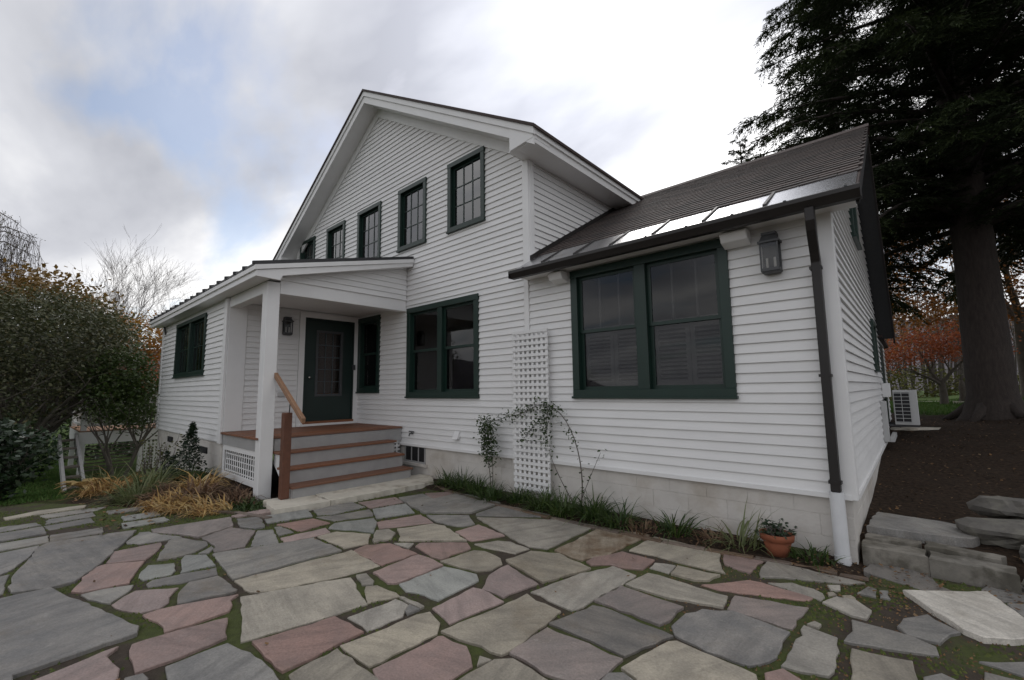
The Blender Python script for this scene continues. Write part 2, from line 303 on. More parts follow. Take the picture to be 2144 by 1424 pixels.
# ---------------------------------------------------------------- patio: joint bed and flagstones
STONES = [
('b',[(-5.27,-5.18),(-5.26,-4.96),(-5.24,-4.69),(-4.98,-4.63),(-3.93,-4.34),(-3.83,-4.36),(-3.8,-4.89),(-3.68,-4.89),(-3.69,-5.09)]),
('b',[(-5.36,-4.9),(-5.46,-4.91),(-5.87,-4.89),(-6.75,-4.71),(-6.86,-4.65),(-6.66,-3.96),(-6.33,-4.08),(-6.05,-4.19),(-5.7,-4.33),(-5.55,-4.4),(-5.26,-4.55),(-5.25,-4.7)]),
('b',[(-6.78,-5.08),(-6.79,-4.98),(-6.82,-4.71),(-6.43,-4.78),(-6.05,-4.91),(-5.98,-4.97),(-5.91,-5.05)]),
('g',[(-5.93,-4.97),(-5.94,-4.91),(-5.66,-4.93),(-5.42,-4.95),(-5.42,-5.04),(-5.86,-5.05)]),
('g',[(-7.26,-5.13),(-7.23,-4.98),(-7.21,-4.63),(-6.89,-4.64),(-6.9,-4.98),(-6.93,-5.12)]),
('b',[(-7.19,-4.62),(-7.13,-4.2),(-6.85,-4.23),(-6.89,-4.63)]),
('b',[(-7.68,-5.15),(-7.73,-4.99),(-7.74,-4.66),(-7.34,-4.64),(-7.32,-4.98),(-7.34,-5.14)]),
('b',[(-7.78,-4.65),(-7.8,-4.24),(-7.53,-4.23),(-7.51,-4.62)]),
('g',[(-8.07,-5.16),(-8.1,-5.0),(-8.04,-4.7),(-7.86,-4.67),(-7.82,-4.99),(-7.8,-5.15)]),
('g',[(-8.13,-4.6),(-8.15,-4.19),(-7.9,-4.18),(-7.87,-4.25),(-7.87,-4.64)]),
('l',[(-7.6,-3.98),(-7.58,-3.63),(-7.29,-3.64),(-7.29,-4.0)]),
('l',[(-7.17,-4.03),(-7.1,-3.62),(-6.89,-3.62),(-6.9,-4.04)]),
('g',[(-8.11,-4.06),(-7.99,-3.59),(-7.79,-3.59),(-7.88,-4.07)]),
('g',[(-8.48,-4.67),(-8.45,-4.2),(-8.39,-4.04),(-8.23,-4.15),(-8.24,-4.6)]),
('t',[(-8.7,-4.98),(-8.84,-4.68),(-8.73,-4.21),(-8.55,-4.24),(-8.58,-4.69),(-8.52,-4.96)]),
('p',[(-6.57,-3.85),(-6.45,-3.09),(-6.0,-3.19),(-5.83,-3.56),(-6.16,-3.69),(-6.43,-3.85)]),
('g',[(-6.26,-4.11),(-6.56,-3.95),(-6.51,-3.87),(-6.22,-3.78),(-6.0,-3.68),(-6.01,-3.81),(-6.06,-4.01),(-6.17,-4.11)]),
('r',[(-5.62,-4.32),(-5.96,-4.23),(-5.93,-3.87),(-5.83,-3.88),(-5.55,-3.99),(-5.44,-4.07),(-5.59,-4.31)]),
('r',[(-5.04,-4.59),(-5.56,-4.41),(-5.59,-4.34),(-5.42,-4.08),(-5.32,-4.11),(-4.9,-4.26),(-4.95,-4.53)]),
('g',[(-5.36,-4.0),(-5.94,-3.81),(-6.03,-3.73),(-5.58,-3.55),(-5.46,-3.57),(-5.32,-3.72),(-5.3,-3.91)]),
('l',[(-5.06,-4.17),(-5.26,-4.08),(-5.14,-3.91),(-4.93,-3.94),(-4.85,-3.99),(-4.88,-4.17)]),
('l',[(-4.83,-3.93),(-5.19,-3.85),(-5.29,-3.8),(-5.15,-3.66),(-4.79,-3.68),(-4.82,-3.92)]),
('b',[(-4.77,-4.17),(-4.83,-4.12),(-4.72,-3.69),(-4.54,-3.73),(-4.57,-3.98),(-4.68,-4.17)]),
('b',[(-4.13,-4.09),(-4.4,-4.01),(-4.52,-3.94),(-4.48,-3.74),(-4.06,-3.72),(-4.04,-3.75)]),
('g',[(-4.91,-4.54),(-4.91,-4.42),(-4.82,-4.24),(-4.71,-4.28),(-4.54,-4.41),(-4.61,-4.45)]),
('r',[(-4.51,-4.41),(-4.61,-4.33),(-4.67,-4.25),(-4.48,-4.01),(-4.33,-4.1),(-4.23,-4.12),(-4.16,-4.18),(-4.19,-4.29),(-4.42,-4.4)]),
('r',[(-4.13,-4.29),(-4.14,-4.19),(-3.97,-3.74),(-3.91,-3.81),(-3.73,-3.87),(-3.71,-4.09),(-3.72,-4.24),(-3.92,-4.24)]),
('r',[(-3.7,-4.41),(-3.67,-4.12),(-3.62,-3.91),(-3.35,-3.99),(-3.33,-4.09),(-3.32,-4.33),(-3.33,-4.44)]),
('g',[(-3.26,-4.32),(-3.26,-4.01),(-3.05,-3.95),(-2.77,-3.93),(-2.6,-3.94),(-3.0,-4.36)]),
('r',[(-3.66,-4.83),(-3.74,-4.46),(-3.66,-4.52),(-3.55,-4.51),(-3.44,-4.49),(-3.31,-4.51),(-3.19,-4.54),(-3.53,-4.83)]),
('b',[(-3.31,-4.49),(-3.29,-4.41),(-3.21,-4.4),(-3.08,-4.44),(-3.17,-4.51)]),
('t',[(-3.92,-3.74),(-3.61,-3.02),(-3.29,-3.12),(-3.08,-3.18),(-3.11,-3.41),(-3.23,-3.95)]),
('r',[(-3.17,-3.91),(-3.14,-3.8),(-3.08,-3.42),(-2.75,-3.39),(-2.74,-3.59),(-2.72,-3.9),(-3.01,-3.91)]),
('t',[(-2.67,-3.89),(-2.71,-3.59),(-2.23,-3.58),(-2.07,-3.58),(-2.47,-3.93)]),
('g',[(-5.13,-3.62),(-5.14,-3.58),(-4.94,-3.09),(-4.85,-2.77),(-4.26,-2.76),(-4.3,-3.26),(-4.32,-3.68),(-4.64,-3.66)]),
('t',[(-4.28,-3.68),(-4.25,-3.28),(-4.2,-2.78),(-4.21,-2.69),(-3.65,-2.72),(-3.7,-3.12),(-3.85,-3.54),(-3.95,-3.67)]),
('p',[(-5.78,-3.55),(-5.94,-3.23),(-5.59,-3.09),(-5.11,-3.34),(-5.17,-3.59),(-5.4,-3.53)]),
('g',[(-5.26,-3.7),(-5.39,-3.56),(-5.3,-3.56),(-5.19,-3.63)]),
('g',[(-5.12,-3.29),(-5.6,-3.07),(-5.5,-2.94),(-4.98,-3.07),(-5.07,-3.28)]),
('g',[(-6.29,-3.07),(-6.16,-2.85),(-5.67,-2.97),(-5.68,-3.06),(-5.89,-3.16)]),
('r',[(-6.48,-3.07),(-6.52,-2.73),(-6.46,-2.62),(-6.28,-2.64),(-6.38,-3.05)]),
('l',[(-6.17,-2.81),(-6.06,-2.31),(-5.69,-2.41),(-5.81,-2.89)]),
('r',[(-5.67,-2.84),(-5.59,-2.45),(-5.24,-2.4),(-5.19,-2.77),(-5.56,-2.82)]),
('g',[(-5.58,-2.9),(-5.55,-2.84),(-5.21,-2.83),(-5.23,-2.98)]),
('r',[(-5.12,-3.0),(-5.09,-2.53),(-4.89,-2.57),(-4.92,-3.03)]),
('t',[(-4.86,-2.73),(-4.87,-2.51),(-4.49,-2.32),(-4.24,-2.5),(-4.31,-2.72)]),
('g',[(-5.95,-2.28),(-5.98,-1.99),(-5.96,-1.74),(-5.58,-1.76),(-5.56,-2.19),(-5.69,-2.35)]),
('g',[(-5.62,-2.4),(-5.52,-2.21),(-5.43,-1.79),(-5.12,-1.91),(-5.28,-2.33)]),
('l',[(-5.05,-2.52),(-5.19,-2.38),(-5.02,-1.96),(-4.8,-2.06),(-4.51,-2.27),(-4.8,-2.38)]),
('r',[(-5.87,-1.7),(-5.73,-1.2),(-5.38,-1.29),(-5.47,-1.74)]),
('l',[(-5.39,-1.76),(-5.3,-1.32),(-4.83,-1.51),(-4.98,-1.96)]),
('r',[(-4.84,-2.03),(-4.71,-1.5),(-4.31,-1.61),(-4.6,-2.15)]),
('g',[(-5.64,-1.2),(-5.56,-0.83),(-5.2,-0.92),(-5.19,-0.49),(-4.91,-0.41),(-4.3,-0.49),(-4.26,-1.05),(-4.71,-1.44),(-5.11,-1.36)]),
('r',[(-5.6,-0.77),(-5.34,-0.44),(-5.24,-0.5),(-5.21,-0.85),(-5.33,-0.9)]),
('g',[(-4.62,-1.48),(-4.21,-1.15),(-3.89,-1.35),(-3.93,-1.5),(-4.14,-1.56),(-4.37,-1.56)]),
('t',[(-4.42,-2.04),(-4.25,-1.66),(-4.08,-1.63),(-3.54,-1.79),(-4.07,-2.25),(-4.18,-2.16)]),
('t',[(-4.3,-2.41),(-4.55,-2.22),(-4.48,-2.1),(-4.31,-2.13),(-4.18,-2.26),(-4.22,-2.44)]),
('r',[(-3.85,-1.68),(-3.84,-1.34),(-3.35,-1.43),(-3.49,-1.77)]),
('g',[(-4.2,-1.04),(-4.23,-0.52),(-3.45,-0.5),(-3.41,-0.58),(-3.85,-0.9),(-4.14,-1.1)]),
('t',[(-4.07,-1.16),(-3.78,-0.97),(-3.24,-0.61),(-2.79,-0.52),(-2.76,-1.46),(-2.94,-1.52),(-3.33,-1.41)]),
('t',[(-3.41,-1.81),(-3.3,-1.59),(-3.17,-1.53),(-2.9,-1.56),(-2.92,-1.74),(-3.27,-1.82)]),
('r',[(-3.81,-2.23),(-3.85,-2.15),(-3.49,-1.83),(-3.34,-1.92),(-3.34,-2.29),(-3.46,-2.31)]),
('r',[(-4.18,-2.69),(-4.22,-2.53),(-4.07,-2.35),(-3.63,-2.34),(-3.63,-2.71),(-4.07,-2.71)]),
('t',[(-4.05,-2.32),(-3.89,-2.19),(-3.81,-2.3),(-3.92,-2.31)]),
('r',[(-3.55,-2.85),(-3.59,-2.36),(-3.38,-2.34),(-3.21,-2.37),(-3.21,-2.84),(-3.27,-2.89)]),
('t',[(-3.31,-2.33),(-3.28,-1.94),(-3.18,-1.89),(-2.94,-1.92),(-2.84,-2.01),(-2.82,-2.16),(-2.9,-2.27)]),
('l',[(-3.19,-2.83),(-3.19,-2.38),(-2.85,-2.31),(-2.75,-2.37),(-2.73,-2.81),(-2.88,-2.82),(-3.04,-2.88)]),
('r',[(-2.62,-2.47),(-2.77,-2.25),(-2.8,-1.98),(-2.34,-2.12),(-2.4,-2.47)]),
('t',[(-2.88,-1.92),(-2.84,-1.61),(-2.6,-1.49),(-2.19,-1.6),(-2.33,-2.08),(-2.6,-2.0)]),
('d',[(-2.69,-1.44),(-2.73,-0.54),(-2.18,-0.44),(-2.23,-0.87),(-2.23,-1.21),(-2.35,-1.49),(-2.45,-1.5)]),
('r',[(-2.31,-1.49),(-2.31,-1.35),(-2.18,-1.06),(-1.86,-1.06),(-1.85,-1.33),(-2.0,-1.41),(-2.11,-1.41),(-2.23,-1.53)]),
('t',[(-2.15,-0.99),(-2.14,-0.46),(-1.99,-0.46),(-1.49,-0.48),(-1.39,-0.79),(-1.3,-0.97),(-1.77,-0.97)]),
('t',[(-1.82,-1.26),(-1.83,-1.12),(-1.67,-1.06),(-1.65,-1.26)]),
('t',[(-2.3,-2.27),(-2.2,-1.73),(-2.07,-1.43),(-1.83,-1.47),(-1.87,-2.1),(-1.89,-2.3),(-2.05,-2.29)]),
('t',[(-1.82,-1.69),(-1.78,-1.38),(-1.6,-1.37),(-1.15,-1.4),(-1.13,-1.59),(-1.47,-1.69)]),
('p',[(-1.86,-2.08),(-1.83,-1.74),(-1.44,-1.76),(-1.33,-1.77),(-1.33,-2.0),(-1.36,-2.1)]),
('t',[(-3.61,-2.97),(-3.57,-2.9),(-3.39,-2.93),(-3.34,-2.98),(-3.4,-3.04)]),
('t',[(-3.36,-3.04),(-3.3,-2.96),(-3.0,-2.95),(-3.09,-3.17)]),
('t',[(-3.01,-3.37),(-2.99,-3.0),(-2.84,-2.99),(-2.73,-3.11),(-2.75,-3.37)]),
('g',[(-2.78,-3.06),(-2.83,-2.99),(-2.72,-2.98),(-2.73,-3.08)]),
('t',[(-2.99,-2.97),(-2.96,-2.94),(-2.73,-2.93),(-2.72,-2.97)]),
('t',[(-2.72,-3.57),(-2.68,-3.04),(-2.64,-2.95),(-2.47,-3.0),(-2.38,-3.1),(-2.4,-3.56)]),
('r',[(-2.67,-2.91),(-2.69,-2.5),(-2.61,-2.48),(-2.35,-2.51),(-2.41,-2.97)]),
('t',[(-2.38,-3.07),(-2.3,-2.44),(-2.3,-2.31),(-2.17,-2.35),(-1.95,-2.36),(-1.89,-2.94),(-1.91,-3.0)]),
('r',[(-2.36,-3.56),(-2.35,-3.12),(-2.33,-3.09),(-2.13,-3.07),(-1.96,-3.18),(-1.96,-3.37),(-2.13,-3.62)]),
('t',[(-1.95,-3.16),(-2.0,-3.09),(-1.92,-3.07)]),
('t',[(-1.93,-3.33),(-1.91,-3.06),(-1.84,-2.98),(-1.7,-2.98),(-1.56,-3.0),(-1.47,-3.05),(-1.91,-3.43)]),
('b',[(-1.92,-2.54),(-1.83,-2.15),(-1.76,-2.12),(-1.24,-2.17),(-1.37,-2.55)]),
('p',[(-1.89,-2.96),(-1.89,-2.59),(-1.36,-2.58),(-1.37,-2.84),(-1.47,-2.93),(-1.62,-2.98),(-1.78,-2.95)]),
('b',[(-1.36,-2.83),(-1.36,-2.75),(-1.3,-2.69),(-1.22,-2.71),(-1.17,-2.79),(-1.32,-2.92)]),
('t',[(-1.33,-2.66),(-1.24,-2.25),(-1.2,-2.21),(-0.76,-2.25),(-0.71,-2.4),(-1.14,-2.77),(-1.23,-2.69)]),
('r',[(-1.45,-0.5),(-1.27,-0.38),(-1.12,-0.43),(-1.14,-0.84),(-1.26,-0.82),(-1.36,-0.77)]),
('t',[(-1.09,-0.8),(-1.1,-0.47),(-0.9,-0.45),(-0.42,-0.47),(-0.5,-0.56),(-0.91,-0.76),(-1.06,-0.87)]),
('t',[(-1.63,-1.27),(-1.65,-1.08),(-1.31,-1.05),(-1.35,-1.2),(-1.44,-1.27)]),
('r',[(-1.37,-1.31),(-1.12,-0.98),(-0.93,-0.98),(-0.68,-1.02),(-0.7,-1.09),(-0.97,-1.21),(-1.24,-1.32)]),
('t',[(-0.99,-0.94),(-0.85,-0.82),(-0.7,-0.84),(-0.62,-0.96),(-0.63,-1.03),(-0.87,-0.97)]),
('p',[(-1.1,-1.59),(-1.12,-1.34),(-0.68,-1.21),(-0.71,-1.6),(-0.75,-1.61)]),
('b',[(-1.3,-2.06),(-1.3,-1.92),(-1.23,-1.71),(-1.06,-1.6),(-0.71,-1.65),(-0.73,-2.07),(-0.81,-2.19),(-1.03,-2.2),(-1.24,-2.15)]),
('t',[(-0.68,-2.07),(-0.66,-1.51),(-0.48,-1.55),(-0.46,-1.95),(-0.47,-2.01),(-0.59,-2.06)]),
('t',[(-0.65,-1.47),(-0.62,-1.4),(-0.58,-1.42),(-0.59,-1.48)]),
('t',[(-0.62,-1.06),(-0.56,-0.9),(-0.45,-0.87),(-0.35,-0.99),(-0.37,-1.15),(-0.45,-1.16)]),
('g',[(-0.45,-1.56),(-0.44,-1.23),(-0.14,-1.24),(-0.04,-1.29),(-0.03,-1.4),(-0.19,-1.47),(-0.41,-1.56)]),
('g',[(-0.22,-1.15),(-0.19,-1.0),(-0.07,-0.83),(0.08,-0.99),(-0.02,-1.23),(-0.17,-1.23)]),
('w',[(-0.2,-0.52),(0.26,-0.17),(0.31,-0.3),(0.39,-0.53),(0.43,-0.63),(0.4,-0.89),(0.35,-0.9),(0.17,-1.03),(0.09,-0.97)]),
('b',[(-0.45,-0.2),(-0.42,0.02),(-0.17,0.1),(-0.03,-0.02),(0.01,-0.18),(0.09,-0.25),(-0.04,-0.36),(-0.2,-0.3)]),
('g',[(0.23,-0.13),(0.3,0.25),(0.5,0.39),(0.64,0.45),(0.57,-0.02),(0.44,-0.14),(0.31,-0.25)]),
('g',[(0.34,-0.27),(0.43,-0.2),(0.56,-0.11),(0.52,-0.39),(0.4,-0.48),(0.38,-0.41)]),
('t',[(-0.41,-1.63),(-0.14,-1.57),(-0.12,-1.76),(-0.12,-1.9),(-0.37,-2.12)]),
('r',[(-0.73,-2.2),(-0.66,-2.1),(-0.56,-2.14),(-0.52,-2.25),(-0.67,-2.38)]),
('g',[(-0.1,-1.7),(-0.03,-1.6),(0.03,-1.63),(0.04,-1.77),(-0.11,-1.9)]),
('g',[(0.13,-1.32),(0.31,-1.18),(0.42,-1.1),(0.39,-1.28),(0.29,-1.35)]),
('g',[(0.14,-1.43),(0.29,-1.41),(0.3,-1.54),(0.15,-1.67)]),
('g',[(-0.45,-0.73),(-0.4,-0.54),(-0.35,-0.56),(-0.34,-0.72)]),
('g',[(-0.33,-0.57),(-0.28,-0.54),(-0.26,-0.7),(-0.32,-0.7)]),
('t',[(-0.64,-0.71),(-0.56,-0.65),(-0.55,-0.75),(-0.6,-0.8)]),
('t',[(-0.62,-0.86),(-0.58,-0.83),(-0.56,-0.87),(-0.6,-0.92)]),
('t',[(-0.53,-0.84),(-0.48,-0.8),(-0.45,-0.83),(-0.51,-0.9)]),
('e',[(-1.05,-0.4),(-0.82,-0.35),(-0.81,-0.44),(-0.92,-0.45)]),
('e',[(-0.8,-0.32),(-0.61,-0.34),(-0.6,-0.43),(-0.79,-0.43)]),
('e',[(-0.59,-0.37),(-0.41,-0.33),(-0.4,-0.41),(-0.59,-0.43)]),
]

PATIO = [(1.3, -6.9), (1.3, -2.2), (.72, -1.4), (.72, .02), (-.35, .02), (-.42, -.36), (-2.05, -.62), (-3.1, -.62), (-4.3, -.6), (-5.6, -.45), (-5.95, -.3), (-5.98, -2.72), (-6.9, -2.95), (-8.0, -3.75), (-8.9, -4.2), (-9.6, -4.7), (-9.7, -5.9), (-8, -6.9), (-3, -7.2)]
mb = MB(); mb.prism([(x, y, -.10) for x, y in PATIO], (0, 0, .084)); patio = mb.build('patio', 'joint', org=(-3, -3, -.1)); tag(patio, kind='structure')
def area2(P): return sum(P[i][0]*P[(i+1) % len(P)][1]-P[(i+1) % len(P)][0]*P[i][1] for i in range(len(P)))
def flagstone(P, mat, ztop, parent, th_=.05, name='flagstone', jit=.006, seg=.07, tilt=.004):
    if area2(P) < 0: P = P[::-1]
    Q = []
    for i in range(len(P)):                                 # wavy, broken edges
        a, b = Vector(P[i]), Vector(P[(i+1) % len(P)]); n = max(1, int((b-a).length/seg)); d = (b-a); nrm = Vector((d.y, -d.x)).normalized() if d.length > 0 else Vector((0, 0))
        w0 = random.uniform(-1, 1)
        for k in range(n):
            f = k/n; o = random.gauss(0, jit)*(1 if k else .5) + w0*jit*1.2*math.sin(math.pi*f)
            Q.append(a + d*f + nrm*o)
    n = len(Q); c = sum(Q, Vector((0, 0)))/n; tx, ty = random.uniform(-tilt, tilt), random.uniform(-tilt, tilt)
    def ins(dd):
        r = []
        for i in range(n):
            d1 = (Q[i]-Q[i-1]); d2 = (Q[(i+1) % n]-Q[i]); d1 = d1.normalized() if d1.length else d2; d2 = d2.normalized() if d2.length else d1
            nn_ = Vector((-(d1.y+d2.y), d1.x+d2.x)); nn_ = nn_.normalized() if nn_.length > 1e-6 else Vector((0, 0))
            r.append(Q[i]+nn_*dd*random.uniform(.6, 1.4))
        return r
    zf = lambda p: ztop + (p.x-c.x)*tx + (p.y-c.y)*ty
    m = MB(); I = ins(.006)
    m.v = [(p.x, p.y, ztop-th_) for p in Q] + [(p.x, p.y, zf(p)-.005) for p in Q] + [(p.x, p.y, zf(p)) for p in I]
    for i in range(n):
        j = (i+1) % n; m.f += [(i, j, n+j, n+i), (n+i, n+j, 2*n+j, 2*n+i)]
    m.f.append(tuple(range(2*n, 3*n)))
    return m.build(name, mat, parent, fix=False)
POLYS = []
for c, P in STONES:
    POLYS.append(np.array(P)); big = abs(area2(P))/2
    zt = random.uniform(-.004, .007)
    flagstone(P, 'stone_'+c, zt + (.028 if c == 'w' else 0) + (.012 if big > .9 else 0), patio, name='edging_brick' if c == 'e' else 'flagstone')
def inpoly(X, Y, P):
    r = np.zeros(X.shape, bool); n = len(P)
    for i in range(n):
        x1, y1 = P[i]; x2, y2 = P[(i+1) % n]
        c = ((y1 > Y) != (y2 > Y)); r ^= c & (X < (x2-x1)*(Y-y1)/(y2-y1+1e-12)+x1)
    return r
def onstone(X, Y, grow=1.0):
    r = np.zeros(X.shape, bool)
    for P in POLYS:
        c = P.mean(0); r |= inpoly(X, Y, c+(P-c)*grow)
    return r
PA = np.array(PATIO)
# further paving carries on past the traced part (behind and beside the camera)
cs = .62; cols_ = int(11.4/cs); rows_ = int(5.2/cs)
gp = {(i, j): (-9.8+i*cs+random.uniform(-.14, .14)+(.3 if j % 2 else 0), -7.0+j*cs+random.uniform(-.1, .1)) for i in range(cols_+2) for j in range(rows_+2)}
ALLV = np.concatenate(POLYS); extra = []
for i in range(cols_):
    for j in range(rows_):
        Q = np.array([gp[i, j], gp[i+1, j], gp[i+1, j+1], gp[i, j+1]]); c_ = Q.mean(0); Q = c_+(Q-c_)*.93
        pts = np.concatenate([Q, (Q+np.roll(Q, 1, 0))/2, (Q+c_)/2, c_[None]])
        if inpoly(pts[:, 0], pts[:, 1], PA).all() and not onstone(pts[:, 0], pts[:, 1], 1.02).any() and not inpoly(ALLV[:, 0], ALLV[:, 1], Q).any(): extra.append(Q)
for Q in extra:
    POLYS.append(Q); flagstone([tuple(q) for q in Q], 'stone_'+random.choice('gtbrtgp'), random.uniform(-.004, .006), patio)
print('extra stones', len(extra))
# moss and small weeds in the joints
nM = 90000
X = rng.uniform(-9.2, 1.2, nM); Y = rng.uniform(-6, 0, nM)
keep = inpoly(X, Y, PA) & ~onstone(X, Y, .985)
pat = np.sin(X*3.1+1.3)*np.cos(Y*2.7-.4)+.6*np.sin(X*7.3-Y*5.9)+rng.normal(0, .35, nM)
side = np.where(X < -4.6, .7, np.where((X > -.9), .5, -.6))
keep &= (pat+side) > .35
X, Y = X[keep][:17000], Y[keep][:17000]
def tufts(name, X, Y, Z, r, h, mat, parent=None, k=5):
    n = len(X); ang = rng.uniform(0, 6.28, (n, 1)) + np.arange(k)[None]*2*np.pi/k
    rr = r[:, None]*rng.uniform(.7, 1.3, (n, k))
    ring = np.stack([X[:, None]+rr*np.cos(ang), Y[:, None]+rr*np.sin(ang), np.repeat(Z[:, None]-.004, k, 1)], -1)
    top = np.stack([X+rng.normal(0, .3, n)*r, Y+rng.normal(0, .3, n)*r, Z+h], -1)[:, None]
    V = np.concatenate([ring, top], 1).reshape(-1, 3); b = (np.arange(n)*(k+1))[:, None]
    F = np.stack([np.stack([b[:, 0]+i, b[:, 0]+(i+1) % k, b[:, 0]+k], -1) for i in range(k)], 1).reshape(-1, 3)
    return cards(name, V, F, np.repeat(rng.beta(2, 2, n), k), mat, parent, (float(X.mean()), float(Y.mean()), float(Z.min())))
mo = tufts('moss', X, Y, np.full(len(X), -.017), rng.uniform(.008, .02, len(X)), rng.uniform(.006, .02, len(X)), 'moss'); tag(mo, 'low green moss growing in the joints between the flagstones', 'moss', kind='stuff')

# ================================================================ HOUSE
house = empty('house', (-7, 3, .0), 'white clapboard farmhouse with dark green windows, a side wing and an open porch', 'house')
front = lambda Y0: (lambda s, z, d: (s, Y0-d, z))
east = lambda X0: (lambda s, z, d: (X0+d, s, z))
def wb(m, f, s0, s1, z0, z1, d0, d1):
    return m.hexa([f(s0, z0, d0), f(s1, z0, d0), f(s1, z0, d1), f(s0, z0, d1), f(s0, z1, d0), f(s1, z1, d0), f(s1, z1, d1), f(s0, z1, d1)])
def sheath(name, f, s0, s1, z0, z1, opens, mat='white_paint', thick=.12):
    zs = sorted({z0, z1, *[z for o in opens for z in o[2:] if z0 < z < z1]}); m = MB()
    for a, b in zip(zs, zs[1:]):
        zc = (a+b)/2; cur = s0
        for o in sorted(o for o in opens if o[2] < zc < o[3]):
            if o[0] > cur: wb(m, f, cur, o[0], a, b, -thick, -.001)
            cur = max(cur, o[1])
        if cur < s1: wb(m, f, cur, s1, a, b, -thick, -.001)
    return m.build(name, mat, house)
def clad(parent, f, z0, z1, Lf, Rf, opens, e=.1, stuff=False):
    k = 0; z = z0; big = MB()
    while z < z1-.02:
        zt = min(z+e, z1)
        l0, l1, r0, r1 = Lf(z), Lf(zt), Rf(z), Rf(zt)
        if max(r0-l0, r1-l1) < .05:
            z += e; continue
        segs = [(l0, l1, r0, r1)]
        for o in sorted(opens):
            if min(zt, o[3])-max(z, o[2]) > .035:
                n = []
                for (a0, a1, b0, b1) in segs:
                    if o[1] <= min(a0, a1) or o[0] >= max(b0, b1): n.append((a0, a1, b0, b1)); continue
                    if o[0]-max(a0, a1) > .02: n.append((a0, a1, o[0], o[0]))
                    if min(b0, b1)-o[1] > .02: n.append((o[1], o[1], b0, b1))
                segs = n
        for a0, a1, b0, b1 in segs:
            b1 = max(b1, a1+.002); b0 = max(b0, a0+.002); m = big if stuff else MB(); j = random.uniform(-.0012, .0012); zl = zt+.006
            m.hexa([f(a0, z, 0), f(b0, z, 0), f(b0, z, .028+j), f(a0, z, .028+j), f(a1, zl, 0), f(b1, zl, 0), f(b1, zl, .006+j), f(a1, zl, .006+j)])
            if not stuff: m.build('clapboard', 'white_paint', parent)
        z += e
    if stuff: tag(big.build('clapboards', 'white_paint', parent), kind='stuff')

